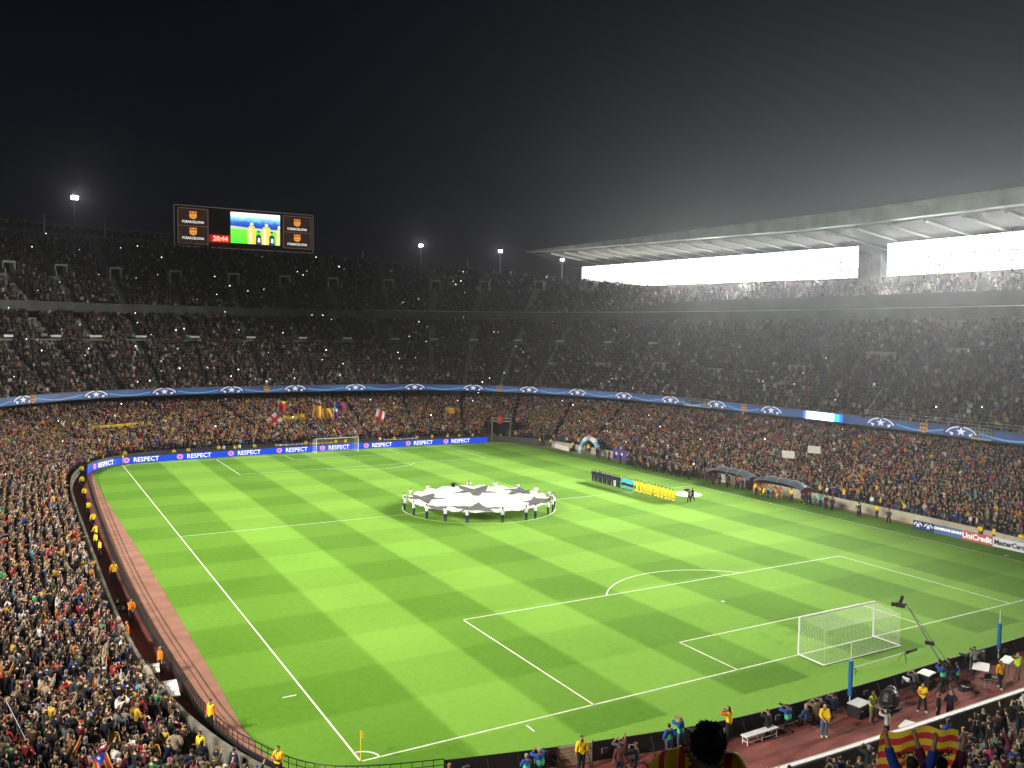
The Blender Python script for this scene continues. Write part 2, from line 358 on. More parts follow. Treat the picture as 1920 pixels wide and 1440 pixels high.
# frustum-ish visible upper tier range
IDX3 = [i for i in range(NS) if RIB0[i][1] > -60]
tier(NR3, pos3, Z3, AIS2, 'upper_tier', '', bowl, IDX3, limit=zfun3)
w = MB(); WP = [WALL[i] for i in range(NS)]
strip_wall(w, WP, -.35, 1.15, -.2); w.cur = 0
o_ = w.build('front_wall', [BEIGE, mat('dark_wall', (.06, .055, .055), .9, noise=.2)], bowl)
o_.data.materials.append(mat('left_wall_concrete', (.15, .14, .11), .9, noise=.4, nscale=1.2))  # darker, mottled concrete for most of the left wall
for p_ in o_.data.polygons: p_.material_index = 1 if p_.center[1] > 44 else (2 if p_.center[0] < -38 and not -40 < p_.center[1] < -27 else 0)
s = MB()   # undersides and fascias
ring(s, .36, 8.2, 0.0, 8.0, IDX_ALL); ring(s, .0, 7.95, 7, 8.6, IDX_ALL); ring(s, 7.0, 8.6, 9, 12.5, IDX_ALL)
ring(s, 20.05, 25.9, 20.05, 23.9, IDX3); ring(s, 20.05, 23.9, 26, 24.6, IDX3); ring(s, 26, 24.6, 26.5, 28.5, IDX3); ring(s, 20.05, 25.9, 20.28, 25.9, IDX3); ring(s, 20.28, 25.9, 20.28, 25.0, IDX3)
s.build('tier_fascia', mat('fascia_concrete', (.11, .11, .115), .9, noise=.3, nscale=.4), bowl)
s = MB(); PT = lambda i: 9.42+(12.1-9.42)*nearf(i); n_ = len(IDX_ALL)
s.add([(*off(i, 0), 7.95) for i in IDX_ALL]+[(*off(i, 0), PT(i)) for i in IDX_ALL]+[(*off(i, .14), PT(i)) for i in IDX_ALL]+[(*off(i, .14), 8.2) for i in IDX_ALL], [(q*n_+k, q*n_+k+1, (q+1)*n_+k+1, (q+1)*n_+k) for q in (0, 1, 2) for k in range(n_-1)])
s.build('parapet', mat('parapet_paint', (.1, .11, .13), .7), bowl)
s = MB(); ring(s, 20.0, 25.9, 20.0, 26.02, [i for i in IDX3 if RIB0[i][0] > 20]); s.build('front_rail', WHITE, bowl)
s = MB(); I9 = [i for i in IDX3 if 30 < i < 196]; tz = lambda i: 26.0+2.3*min(1, (196-i)/22)
n_ = len(I9); s.add([(*off(i, 20.02), 26.02) for i in I9]+[(*off(i, 20.02), tz(i)) for i in I9]+[(*off(i, 20.6), tz(i)) for i in I9], [(q*n_+k, q*n_+k+1, (q+1)*n_+k+1, (q+1)*n_+k) for q in (0, 1) for k in range(n_-1)])
s.build('box_front', mat('box_front_paint', (.10, .105, .12), .5, noise=.15, nscale=.3), bowl)
# rim wall behind the upper tier
s = MB()
for k in range(len(IDX3)-1):
    i, j = IDX3[k], IDX3[k+1]; zi, zj = zfun3(i), zfun3(j)
    di, dj = 20.3+(zi-25)/.68+.8, 20.3+(zj-25)/.68+.8; a, b_ = off(i, di), off(j, dj); c, d = off(i, di+.5), off(j, dj+.5)
    s.add([(*a, zi-1.2), (*b_, zj-1.2), (*b_, zj+.55), (*a, zi+.55), (*c, zi+.55), (*d, zj+.55), (*d, 0), (*c, 0)], [(0,1,2,3), (3,2,5,4), (4,5,6,7)])
s.build('rim_wall', CONC, bowl)

# ------------------------------------------------------------------ people
def attr_mat(name, attr, rough=.85, noise=0.0, stripes=False, spec=.25):
    m = bpy.data.materials.new(name); m.use_nodes = True; nt = m.node_tree; b = nt.nodes['Principled BSDF']
    a = nt.nodes.new('ShaderNodeAttribute'); a.attribute_type = 'INSTANCER'; a.attribute_name = attr
    nt.links.new(a.outputs['Color'], b.inputs['Base Color']); b.inputs['Roughness'].default_value = rough; b.inputs['Specular IOR Level'].default_value = spec
    if noise:
        g = nt.nodes.new('ShaderNodeNewGeometry'); t = nt.nodes.new('ShaderNodeTexNoise'); t.inputs['Scale'].default_value = 14; t.inputs['Detail'].default_value = 3
        nt.links.new(g.outputs['Position'], t.inputs['Vector']); bp = nt.nodes.new('ShaderNodeBump'); bp.inputs['Strength'].default_value = noise; bp.inputs['Distance'].default_value = .03
        nt.links.new(t.outputs[0], bp.inputs['Height']); nt.links.new(bp.outputs[0], b.inputs['Normal'])
    return m
M_SKIN = attr_mat('skin', 'sk', .6); M_COAT = attr_mat('coat_cloth', 'jc', .85, .6); M_TRO = attr_mat('trouser_cloth', 'tc', .9, .5)
M_HAIR = attr_mat('hair', 'hc', .6); M_SHOE = mat('shoe_leather', (.02, .018, .016), .5); M_SHOEW = mat('pale_shoe', (.6, .58, .55), .6); M_EYE = mat('eye', (.02, .015, .01), .2)
M_VEST = attr_mat('vest_cloth', 'vc', .8, .4)

def ik(s, w, L1, L2, hint):
    s, w = Vector(s), Vector(w); d = w-s; l = min(d.length, (L1+L2)*.995); u = d.normalized(); w = s+u*l
    a = (L1*L1-L2*L2+l*l)/(2*l); h = math.sqrt(max(0, L1*L1-a*a)); hv = Vector(hint); hv = hv-u*hv.dot(u)
    hv = hv.normalized() if hv.length > 1e-4 else u.orthogonal().normalized()
    return s+u*a+hv*h, w
POSES = {'stand': ((.29, .06, .86), (.29, .03, .86)), 'clap': ((.06, .33, 1.24), (.05, .33, 1.2)), 'phone': ((.09, .36, 1.6), (.07, .36, 1.58)),
 'armsup': ((.34, .08, 1.95), (.3, .12, 1.97)), 'onearm': ((.28, .2, 1.93), (.28, .03, .86)), 'crossed': ((-.1, .24, 1.2), (-.1, .22, 1.16)),
 'behind': ((.07, -.2, .93), (.06, -.2, .93)), 'holder': ((.2, .5, 1.18), (.2, .5, 1.18)), 'wide': ((.52, .3, 1.15), (.52, .3, 1.15)), 'front': ((.12, .3, 1.02), (.12, .3, 1.0)),
 'pockets': ((.24, .1, 1.0), (.24, .1, 1.0)), 'camera': ((.12, .26, 1.5), (.1, .3, 1.52)), 'walk': ((.3, .25, .95), (.3, -.18, .9)), 'flag': ((.42, .22, 2.02), (.36, .22, 2.04))}
_bc = {}
def person_parts(pose='stand', legs='stand', bulk=1.0, hair='short', fine=False):
    """one continuous skinned body; returns vertex/face/label arrays plus the joints"""
    key = (pose, legs, bulk, hair, fine)
    if key in _bc: return _bc[key]
    dz = {'stand': 0, 'apart': -.01, 'walk': -.02, 'sit': -.42, 'kneel': -.38}[legs]
    V = []; E = []; Rr = []; lab = []
    def add(p, r, par=None, lb='torso'):
        V.append(Vector(p)); Rr.append(r); lab.append(lb)
        if par is not None: E.append((par, len(V)-1))
        return len(V)-1
    lean = .1 if legs in ('sit', 'kneel') else 0
    pel = add((0, 0, .97+dz), .15*bulk); sp = add((0, lean*.5, 1.14+dz), .135*bulk, pel); ch = add((0, lean, 1.34+dz), .16*bulk, sp)
    ne = add((0, lean+.01, 1.49+dz), .058, ch, 'head'); h1 = add((0, lean+.02, 1.58+dz), .082, ne, 'head'); h2 = add((0, lean+.025, 1.66+dz), .1, h1, 'head'); h3 = add((0, lean+.015, 1.735+dz), .075, h2, 'head')
    J = {'head': Vector((0, lean+.02, 1.65+dz)), 'lean': lean, 'dz': dz}
    for s, w in ((1, POSES[pose][0]), (-1, POSES[pose][1])):
        sh = add((s*.17, lean, 1.42+dz), .072*bulk, ch, 'arm'); S = V[sh]
        wt = Vector((s*w[0], w[1]+lean, w[2]+dz)); up = w[2] > 1.45
        e, wr = ik(S, wt, .29, .27, (s*.8, -.6 if not up else .1, -.7 if not up else -.3))
        el = add(e, .054*bulk, sh, 'arm'); mid = add(e.lerp(wr, .5), .045*bulk, el, 'arm'); wi = add(wr, .032, mid, 'hand')
        d = (wr-e).normalized(); ha = add(wr+d*.05, .038 if not fine else .034, wi, 'hand'); hb = add(wr+d*.095, .034 if not fine else .03, ha, 'hand')
        J['hand%d' % s] = wr+d*.09; J['hd%d' % s] = d; J['wr%d' % s] = wr
    for s in (1, -1):
        if legs == 'stand': kn, an, to = (s*.1, .02, .5), (s*.11, -.02, .085), (s*.13, .13, .045)
        elif legs == 'apart': kn, an, to = (s*.16, .03, .5), (s*.2, -.02, .085), (s*.24, .12, .045)
        elif legs == 'walk': kn, an, to = (s*.09, .14 if s > 0 else -.02, .51), (s*.1, .2 if s > 0 else -.26, .085 if s > 0 else .13), (s*.11, .35 if s > 0 else -.12, .045)
        elif legs == 'sit': kn, an, to = (s*.15, .42, .52), (s*.15, .42, .09), (s*.16, .56, .045)
        else: kn, an, to = ((.14, .38, .5), (.14, .33, .085), (.14, .47, .045)) if s > 0 else ((-.14, .12, .09), (-.13, -.3, .1), (-.13, -.42, .04))
        hp = add((s*.095, 0, .9+dz), .105*bulk, pel, 'leg'); k = add(kn, .068*bulk, hp, 'leg'); cf = add(Vector(kn).lerp(Vector(an), .4), .06*bulk, k, 'leg')
        a = add(an, .045, cf, 'foot'); t = add(to, .042, a, 'foot')
    me = bpy.data.meshes.new('sk'); me.from_pydata(V, E, []); o = bpy.data.objects.new('sk', me); COL.objects.link(o)
    m = o.modifiers.new('s', 'SKIN'); m.use_smooth_shade = True; m.branch_smoothing = .4
    for i, sv in enumerate(me.skin_vertices[0].data): sv.radius = (Rr[i], Rr[i]); sv.use_root = (i == 0)
    ss = o.modifiers.new('b', 'SUBSURF'); ss.levels = 2 if fine else 1; ss.render_levels = ss.levels
    dg = bpy.context.evaluated_depsgraph_get(); ev = o.evaluated_get(dg).to_mesh()
    n = len(ev.vertices); vv = np.empty(n*3); ev.vertices.foreach_get('co', vv); vv = vv.reshape(-1, 3)
    faces = [tuple(p.vertices) for p in ev.polygons]
    # nearest bone label, with joints
    segs = [(np.array(V[a]), np.array(V[b]), lab[b]) for a, b in E]
    best = np.full(n, 9e9); bl = np.zeros(n, int); names = ['torso', 'head', 'arm', 'hand', 'leg', 'foot']
    for A, B, lb in segs:
        d = B-A; t = np.clip(((vv-A)@d)/max(1e-9, d@d), 0, 1); q = np.linalg.norm(vv-(A+t[:, None]*d), axis=1)-(.03 if lb == 'torso' else 0)
        k = q < best; best[k] = q[k]; bl[k] = names.index(lb)
    # wide, shallow trunk
    tor = (bl == 0); cy = np.clip((vv[:, 2]-.9-dz)/.45, 0, 1)*lean
    vv[tor, 1] = cy[tor]+(vv[tor, 1]-cy[tor])*.74; vv[tor, 0] *= 1.12
    hd = (bl == 1); vv[hd, 0] *= .88
    if fine:   # nose and chin
        c = J['head']; k = hd & (vv[:, 1] > c.y+.06) & (abs(vv[:, 0]) < .025) & (abs(vv[:, 2]-c.z+.015) < .03); vv[k, 1] += .02
    bpy.data.objects.remove(o)
    me2 = bpy.data.meshes.new('t'); me2.from_pydata(vv.tolist(), [], faces); nn = np.empty(n*3); me2.vertices.foreach_get('normal', nn); nn = nn.reshape(-1, 3); bpy.data.meshes.remove(me2); bpy.data.meshes.remove(me)
    fl = []
    for f in faces:
        c = np.bincount(bl[list(f)], minlength=6); fl.append(int(np.argmax(c)))
    _bc[key] = (vv, faces, fl, nn, J); return _bc[key]
NM = ['torso', 'head', 'arm', 'hand', 'leg', 'foot']
def shell(P, test, infl, name=None):
    vv, faces, fl, nn, J = P; use = [f for f, l in zip(faces, fl) if test(NM[l], vv[list(f)].mean(axis=0))]
    ids = sorted({i for f in use for i in f}); mp = {j: k for k, j in enumerate(ids)}
    return [(vv[i]+nn[i]*infl).tolist() for i in ids], [tuple(mp[i] for i in f) for f in use]
def hair_test(J, kind):
    c = J['head']
    def t(l, p):
        if kind == 'long': return (l == 'head' and (p[2] > c.z+.06 or p[1] < c.y-.005)) or (l == 'torso' and p[1] < J['lean']-.06 and p[2] > c.z-.32 and abs(p[0]) < .1)
        if kind == 'cap': return l == 'head' and p[2] > c.z+.025
        if kind == 'bald': return l == 'head' and p[1] < c.y-.02 and -.05 < p[2]-c.z < .03
        return l == 'head' and (p[2] > c.z+.055 or (p[1] < c.y+.005 and p[2] > c.z-.07))
    return t
COATT = lambda l, p: l in ('torso', 'arm') and p[2] > 0
def fingers(mb, J, grip=False):
    for s in (1, -1):
        w = J['hand%d' % s]; d = J['hd%d' % s]; side = d.cross(Vector((0, 1, .2))).normalized() if abs(d.y) < .8 else Vector((1, 0, 0)); nr = d.cross(side).normalized()
        nr = -nr if nr.y < 0 else nr
        for k, L in enumerate((.036, .042, .038, .03)):
            b = w + side*(k-1.5)*.018; m = b+d*L+nr*(.02 if grip else .008); e = m+(d*(.1 if grip else .8)+nr*(1 if grip else .45)).normalized()*L*.8
            mb.tube(b-d*.02, m, .0095, .009, 5); mb.tube(m, e, .009, .006, 5)
        b = w-d*.045+side*.028; m = b+(side*.8+d*.5).normalized()*.035; mb.tube(b-side*.015, m, .011, .01, 5); mb.tube(m, m+(d+nr*.7).normalized()*.03, .01, .007, 5)
def _mk(name, v, f, m, smooth=True):
    me = bpy.data.meshes.new(name); me.from_pydata(v, [], f); me.materials.append(m)
    me.polygons.foreach_set('use_smooth', [smooth]*len(f)); me.update(); return me
_pm = {}
def make_person(loc, rz, label, group=None, pose='stand', legs='stand', coat=(.05, .05, .06), tro=(.02, .02, .03), skin=(.42, .24, .16), hairc=(.02, .014, .01),
                hair='short', vest=None, bib=None, shorts=False, scale=1, bulk=1.0, fine=False, coatname='jacket', shoes='dark', grip=False, cat='person'):
    key = (pose, legs, bulk, hair, fine, vest is not None, bib is not None, shorts, coatname, shoes, grip)
    if key not in _pm:
        P = person_parts(pose, legs, bulk, hair, fine); J = P[4]; parts = []
        mb = MB(); mb.v = P[0].tolist(); mb.f = list(P[1]); mb.m = [0]*len(P[1])
        c = J['head']
        if fine or pose not in ('clap',): fingers(mb, J, grip)
        for s in (1, -1): mb.ball(c+Vector((s*.088, -.005, -.005)), (.012, .022, .032), 6, 4)
        body = bpy.data.meshes.new('person'); body.from_pydata(mb.v, [], mb.f); body.materials.append(M_SKIN); body.materials.append(M_EYE)
        if fine:
            pass
        body.polygons.foreach_set('use_smooth', [True]*len(mb.f)); body.update()
        parts.append((coatname, _mk(coatname, *shell(P, COATT, .022), M_COAT), 'jc'))
        lim = .55 if shorts else 0
        parts.append(('shorts' if shorts else 'trousers', _mk('trousers', *shell(P, lambda l, p: ((l == 'leg' or (l == 'foot' and not shorts and p[2] > .1)) and p[2] > lim) or (l == 'torso' and p[2] < .98+J['dz']), .016), M_TRO), 'tc'))
        if shorts:
            for sg in (1, -1): parts.append(('sock', _mk('sock', *shell(P, lambda l, p, sg=sg: l in ('leg', 'foot') and p[0]*sg > 0 and .08 < p[2] < .45, .01), M_COAT), 'jc'))
        for sg in (1, -1): parts.append(('shoe', _mk('shoe', *shell(P, lambda l, p, sg=sg: l == 'foot' and p[0]*sg > 0 and (p[2] < .14 or legs != 'stand'), .012), M_SHOEW if shoes == 'pale' else M_SHOE), None))
        parts.append(('hat' if hair == 'cap' else 'hair', _mk('hair', *shell(P, hair_test(J, hair), .022 if hair == 'cap' else .014), M_HAIR), 'hc'))
        if vest is not None: parts.append(('vest', _mk('vest', *shell(P, lambda l, p: l == 'torso' or (l == 'arm' and abs(p[0]) < .2 and p[2] > 1.3+J['dz']), .034), M_VEST), 'vc'))
        if bib is not None:
            parts.append(('bib_panel', _mk('bib_panel', *shell(P, lambda l, p: l == 'torso' and 1.0 < p[2]-J['dz'] < 1.24, .036), M_VEST), 'vc'))
        _pm[key] = (body, parts)
    body, parts = _pm[key]
    o = bpy.data.objects.new('person', body); COL.objects.link(o); o.location = loc; o.rotation_euler = (0, 0, rz); o.scale = (scale,)*3
    o['sk'] = [float(x) for x in skin]; tag(o, label, cat, group)
    for nm, me, at in parts:
        c = bpy.data.objects.new(nm, me); COL.objects.link(c); c.parent = o
        if at: c[at] = [float(x) for x in {'jc': coat, 'tc': tro, 'hc': hairc, 'vc': vest or bib or (0, 0, 0)}[at]]
    return o
_cw = {}
def crowd_mesh(pose, hair, bulk):
    P = person_parts(pose, 'stand', bulk, hair, False); J = P[4]; mb = MB()
    def add(v, f, mi): mb.cur = mi; mb.add(v, f)
    add(*shell(P, lambda l, p: l in ('head', 'hand'), 0), 0); add(*shell(P, COATT, .022), 1)
    add(*shell(P, lambda l, p: (l in ('leg', 'foot') and p[2] > .12) or (l == 'torso' and p[2] < .98), .014), 2)
    add(*shell(P, hair_test(J, hair), .02 if hair == 'cap' else .014), 3); add(*shell(P, lambda l, p: l == 'foot' and p[2] <= .14, .012), 4)
    me = bpy.data.meshes.new('person'); me.from_pydata(mb.v, [], mb.f)
    for m in (M_SKIN, M_COAT, M_TRO, M_HAIR, M_SHOE): me.materials.append(m)
    me.polygons.foreach_set('material_index', mb.m); me.polygons.foreach_set('use_smooth', [True]*len(mb.f)); me.update(); return me

# ------------------------------------------------------------------ vomitories (entrances) and small parapets in the tiers
def rowz(tz, r): return tz(r)
vom3 = [i for i in AISU if 198 <= i <= 297]
names_v = 0
for k, i in enumerate(vom3):
    r = 13; p = off(i, 20.3+r*.8); th = atan2(NRM[i][1], NRM[i][0])-pi/2; z = Z3(r)
    b = MB(); b.box((-1.15, 0, 1.0), (.22, 2.6, 2.3)); b.box((1.15, 0, 1.0), (.22, 2.6, 2.3)); b.box((0, -.1, 2.25), (2.5, 2.8, .35))
    t = thing('tier_entrance', (*p, z-.5), ['pale concrete portal in the upper tier, %s from the left edge' % nth(len(vom3)-k)][0], 'stand entrance', 'entrance portals in the upper tier', th)
    b.build('portal_frame', CONC_L, t); d = MB(); d.box((0, .6, 1.0), (2.06, .1, 2.1)); d.build('dark_opening', BLACK, t)  # black slab stands for the unlit depth of the portal
    wg = MB(); wg.box((-1.7, -1.6, .35), (.15, 3.4, .9)); wg.build('side_wall', CONC_L, t); wg = MB(); wg.box((1.7, -1.6, .35), (.15, 3.4, .9)); wg.build('side_wall', CONC_L, t)
vom2 = [i for i in AISU if 178 <= i <= 304]
for k, i in enumerate(vom2):
    r = 16; p = off(i, .35+r*.8); th = atan2(NRM[i][1], NRM[i][0])-pi/2; z = Z2(r)
    t = thing('tier_entrance', (*p, z-.4), 'low white roofed stair entrance in the middle tier, %s from the left edge' % nth(len(vom2)-k), 'stand entrance', 'white roofed entrances in the middle tier', th)
    b = MB(); b.box((0, 0, 1.75), (1.9, 1.0, .42)); b.build('roof_slab', WHITE, t); b = MB(); b.box((0, .5, .75), (1.6, .12, 1.6)); b.build('dark_opening', BLACK, t)  # black slab stands for the unlit inside of the entrance
for k, (i, r) in enumerate([(186, 9), (173, 10), (159, 9), (151, 9), (142, 11), (128, 15), (116, 17), (105, 19)]):
    p = off(i, .35+r*.8); th = atan2(NRM[i][1], NRM[i][0])-pi/2
    big = i == 128
    t = thing('tier_entrance', (*p, Z2(r)-.3), 'wide beige parapet of a stair entrance in the right middle tier, %s going right' % nth(k+1), 'stand entrance', 'beige entrances in the right middle tier', th)
    b = MB(); b.box((0, 0, 1.0), (5.4 if big else 3.6, .25, 1.5 if big else .85)); b.build('front_parapet', CONC_L, t); b = MB(); b.box((0, 1.0, .9), (3.0, 1.6, .5)); b.build('stair_well_dark', BLACK, t)  # black block stands for the shade down the stairs
# front rails + horizontal gangway line in the middle tier
s = MB(); ring(s, 13.0, Z2(16)+.5, 13.0, Z2(16)+.85, [i for i in IDX_ALL if 178 <= i <= 320]); s.build('gangway_kerb', CONC, bowl)

# upper-left extension above the rim: wall with railing, dark seating block behind
def bowl_line(D, z, i0, i1): return [(*off(i, D), z) for i in range(i0, i1+1)]
fx = thing('rim_railing', (0, 0, 0), 'tall grey mesh railing along the rim walkway left of the scoreboard', 'railing')
s = MB()
for i in range(262, 330, 1):
    a = off(i, 43.6); s = MB(); s.tube((*a, 40.3), (*a, 43.6), .035, n=4); s.build('upright', STEEL, fx)
s = MB()
for z in (41.6, 43.6): s.path(bowl_line(43.6, z, 262, 330), .045, 4)
s.build('rail', STEEL, fx)
up = MB()
for r in range(9):
    A = bowl_line(46+r*.9, 41.5+r*.62, 266, 336); n = len(A); vs = []; 
    for k in range(n):
        f = max(0, min(1, (k-2)/38)); dz = -(1-f)*r*.62
        x, y, z = A[k]; q = off(266+k, 46.9+r*.9); vs += [(x, y, z+dz), (x, y, z+.62+dz), (*q, z+.62+dz)]
    up.add(vs, [(3*k, 3*k+3, 3*k+4, 3*k+1) for k in range(n-1)] + [(3*k+1, 3*k+4, 3*k+5, 3*k+2) for k in range(n-1)])
up.build('rear_tier', STEP, bowl)

# ------------------------------------------------------------------ main stand roof
roof = thing('stand_roof', (105, 30, 0), 'long pale cantilever roof over the main stand with thin white ribs underneath', 'roof')
def rl(mb): mb.v = [(x-105, y-30, z) for x, y, z in mb.v]; return mb
YF0, YF1 = -62, 125.5; yb = lambda x: YF1 + (x-80)*.35
ft = lambda y: 43.3+max(0, (y-10))*.0095; fh = lambda y: min(2.55, .45+(YF1-y)*.021)
b = MB(); ys = [YF0+(YF1-YF0)*k/60 for k in range(61)]; vs = []
for y in ys: vs += [(80, y, ft(y)), (80, y, ft(y)-fh(y)), (82.5, y, ft(y)-fh(y)), (82.5, y, ft(y)+.1)]
b.add(vs, [(4*k+a, 4*k+c, 4*k+4+c, 4*k+4+a) for k in range(60) for a, c in ((0, 1), (1, 2), (2, 3), (3, 0))]); b.add([], []); b.f += [(0,1,2,3), (240,243,242,241)]; b.m += [0, 0]
rl(b).build('edge_beam', FASCIA, roof)
b = MB(); vs = []
xs = [82.5, 96, 112]; zu = lambda x, y: ft(y)-fh(y)-(x-80)*.128+.12
for y in ys:
    for x in xs: vs.append((x, y+(x-80)*.35*(y-YF0)/(YF1-YF0), zu(x, y)))
b.add(vs, [(3*k+j, 3*k+j+1, 3*k+4+j, 3*k+3+j) for k in range(60) for j in (0, 1)])
vs = [(x, y+(x-80)*.35*(y-YF0)/(YF1-YF0), ft(y)+.1+(x-82.5)*.015) for y in ys for x in xs]
b.add(vs, [(3*k+j, 3*k+3+j, 3*k+4+j, 3*k+j+1) for k in range(60) for j in (0, 1)])
rl(b).build('roof_panels', ROOFM, roof)
k = 0; y = 20.7-6.78*10
while y < 122:
    b = MB(); z0 = zu(82.5, y)-.25; z1 = zu(104, y)-.25; b.tube((82.6, y, z0), (104, y, z1), .24, .24, 5); rl(b).build('rib', WHITE, roof); y += 6.78
b = MB()
for y0, y1 in ((24.6, 26.4), (27.6, 29.6)): b.box((104.6, (y0+y1)/2, 32), (2.2, y1-y0, 13))
b.box((105.2, 27, 32), (1, 3, 13)); rl(b).build('support_pillar', CONC, roof)
b = MB(); b.box((108.5, 34, 30), (.6, 196, 18)); rl(b).build('rear_wall', mat('rear_wall_paint', (.2, .2, .19), .9, noise=.2, nscale=.3), roof)
# lamps
LENS_E = 3.2
LENS = mat('flood_lens', (.9, .9, .85), .4, emit=(1, .985, .93), es=LENS_E); LENS.cycles.emission_sampling = 'FRONT'
def lamp(loc, label, group, rz=0, tilt=.35, w=2.0, h=1.45, rnd=False):
    t = thing('floodlight', loc, label, 'floodlight', group, rz)
    b = MB(); b.box((.3, 0, 0), (.5, w, h)); b.box((.75, 0, 0), (.5, w*.6, h*.6)); b.build('lamp_housing', STEEL, t)
    b = MB(); Q = [(.04, (w/2-.02)*cos(a*pi/8), (h/2-.12)*sin(a*pi/8)) for a in range(16)] if rnd else [(.04, -w/2+.03, -h/2+.03), (.04, w/2-.03, -h/2+.03), (.04, w/2-.03, h/2-.03), (.04, -w/2+.03, h/2-.03)]
    b.add(Q, [tuple(range(len(Q)))[::-1]]); b.build('lens', LENS, t)
    b = MB(); b.tube((.3, -w/2-.06, -h/2), (.3, -w/2-.06, h/2+.2), .05, n=4); b.tube((.3, w/2+.06, -h/2), (.3, w/2+.06, h/2+.2), .05, n=4); b.tube((.3, -w/2-.06, h/2+.2), (.3, w/2+.06, h/2+.2), .05, n=4); b.build('bracket', DARK, t); return t
L0 = [None, None]
for nm, ya, yb_ in (('left', 22.6, 114.5), ('right', -22, 14.2)):
    n = int(round((yb_-ya)/2.15)); 
    for j in range(n+1):
        y = ya+(yb_-ya)*j/n
        for rr, z in ((0, 34.7), (1, 36.3), (2, 33.1), (3, 37.7)):  # topmost row added to give the bank the height of its bloom
            z = z + max(0, (y-20))*.016
            lb = 'glaring white floodlight in the %s row of the bank %s of the roof pillar' % (('middle', 'upper', 'lowest', 'topmost')[rr], nm)
            gr = '%s row floodlights, bank %s of the pillar' % (('middle', 'upper', 'lowest', 'topmost')[rr], nm)
            o_ = int(rr > 1)
            if L0[o_] is None: L0[o_] = lamp((93, y, z), lb, gr)
            else: dup(L0[o_], (93, y, z), label=lb, group=gr)
SMALL = mat('small_lamp_glass', (.9, .9, .85), .4, emit=(1, .97, .88), es=5)
f = None
for j in range(16):
    y = 61+j*1.6
    if f is None:
        f = thing('strip_light', (93.0, y, 31.7), 'small white strip light in the row below the left floodlight bank', 'strip light', 'strip lights below the floodlight bank')
        b = MB(); b.box((.25, 0, .12), (.3, 1.1, .12)); b.build('lamp_housing', STEEL, f); b = MB(); b.box((0, 0, 0), (.2, .9, .2)); b.build('tube', SMALL, f)
    else: dup(f, (93.0, y, 31.7))

# ------------------------------------------------------------------ masts, flagpoles, rim lamps
STAR = mat('mast_lamp_glass', (.9, .9, .95), .4, emit=(1, .93, 1), es=60)
for k, (i, D, zb, zt, lb) in enumerate(((279, 47, 41, 0, 'brightest floodlight mast, at the left above the dark seats'), (223, 44.8, 39, 0, 'floodlight mast on the rim right of the scoreboard'), (213, 44.5, 37, 0, 'floodlight mast on the rim between two thin poles and the roof tip'), (205, 44, 35, 0, 'low floodlight under the tip of the main stand roof'))):
    px_z = {0: 50.0, 1: 43.6, 2: 42.4, 3: 39.9}[k]; p = off(i, D)
    t = thing('floodlight_mast', (*p, zb), lb, 'floodlight mast', 'floodlight masts on the rim', atan2(-p[1]-60, -p[0]-20)+pi/2)
    b = MB(); b.tube((0, 0, -2), (0, 0, px_z-zb), .14, .09, 8); b.build('mast', STEEL, t)
    b = MB(); b.tube((-.9, 0, px_z-zb), (.9, 0, px_z-zb), .07, n=5); b.box((0, 0, px_z-zb-.4), (.4, .3, .3)); b.build('crossbar', STEEL, t)
    s_ = (.62, .42, .42, .36)[k]; l_ = spot((p[0]*.985, p[1]*.985, px_z+.5), (-30, -60, 15), (5e3, 4e3, 4e3, 3e3)[k], 110, 1, .3, (1, .93, 1)); l_.name = 'mast_beam'
    for q in (-1, 1):
        b = MB(); b.box((q*s_*.62, .2, px_z-zb+.5), (s_*1.1, .35, s_*1.4)); b.build('lamp_housing', DARK, t); b = MB(); b.box((q*s_*.62, .0, px_z-zb+.5), (s_, .06, s_*1.25)); b.build('lens', STAR, t)
fp = None
for i, zt, zb, w_ in ((283, 45.6, 40.6, 'left edge of the rim'), (276, 45.3, 40.3, 'rim midway to the scoreboard'), (265, 44.3, 39.9, 'rim just left of the scoreboard'), (231, 42.0, 39.6, 'rim right of the scoreboard'), (217, 40.0, 37.6, 'rim between two floodlight masts')):
    p = off(i, 43.2); t = thing('flagpole', (*p, zb), 'thin pale bare flagpole standing on the %s' % w_, 'flagpole', 'bare flagpoles on the rim')
    b = MB(); b.tube((0, 0, 0), (0, 0, zt-zb), .1, .06, 6); b.build('pole', WHITE, t); b = MB(); b.ball((0, 0, zt-zb), .11, 6, 4); b.build('finial', WHITE, t)

# ------------------------------------------------------------------ scoreboard above the far end
sb = thing('scoreboard', (4.8, 140, 38), 'big dark scoreboard with video screen, red clock and crest panels above the far end', 'scoreboard')
def local(mb, o=(4.8, 140, 38)): mb.v = [(x-o[0], y-o[1], z-o[2]) for x, y, z in mb.v]; return mb
PANELD = mat('panel_black', (.018, .012, .012), .6); FRAMEM = mat('panel_frame', (.16, .12, .11), .6, emit=(.085, .065, .055), es=1)  # frame tone lifted by a faint glow of its own, no lamp
b = MB(); b.box((4.8, 140.9, 46.6), (35.4, 1.6, 10.1)); local(b).build('housing', PANELD, sb)
b = MB(); b.box((4.8, 141.2, 40.0), (35.6, 1.6, 3.1)); [b.tube((x, 142.5, 24), (x, 142.5, 46), .35, n=6) for x in (-10, 0, 10, 20)]; local(b).build('base_wall', mat('board_base', (.07, .065, .06), .9), sb)
def frame(x0, x1, z0, z1, mid=True):
    b = MB(); w = .16
    for z in (z0, z1) + (((z0+z1)/2,) if mid else ()): b.box(((x0+x1)/2, 139.98, z), (x1-x0, .24, w))
    for x in (x0, x1): b.box((x, 139.98, (z0+z1)/2), (w, .24, z1-z0))
    b.box(((x0+x1)/2, 139.96, z1+.05), ((x1-x0)*.9, .22, .1)); local(b).build('panel_frame', FRAMEM, sb)
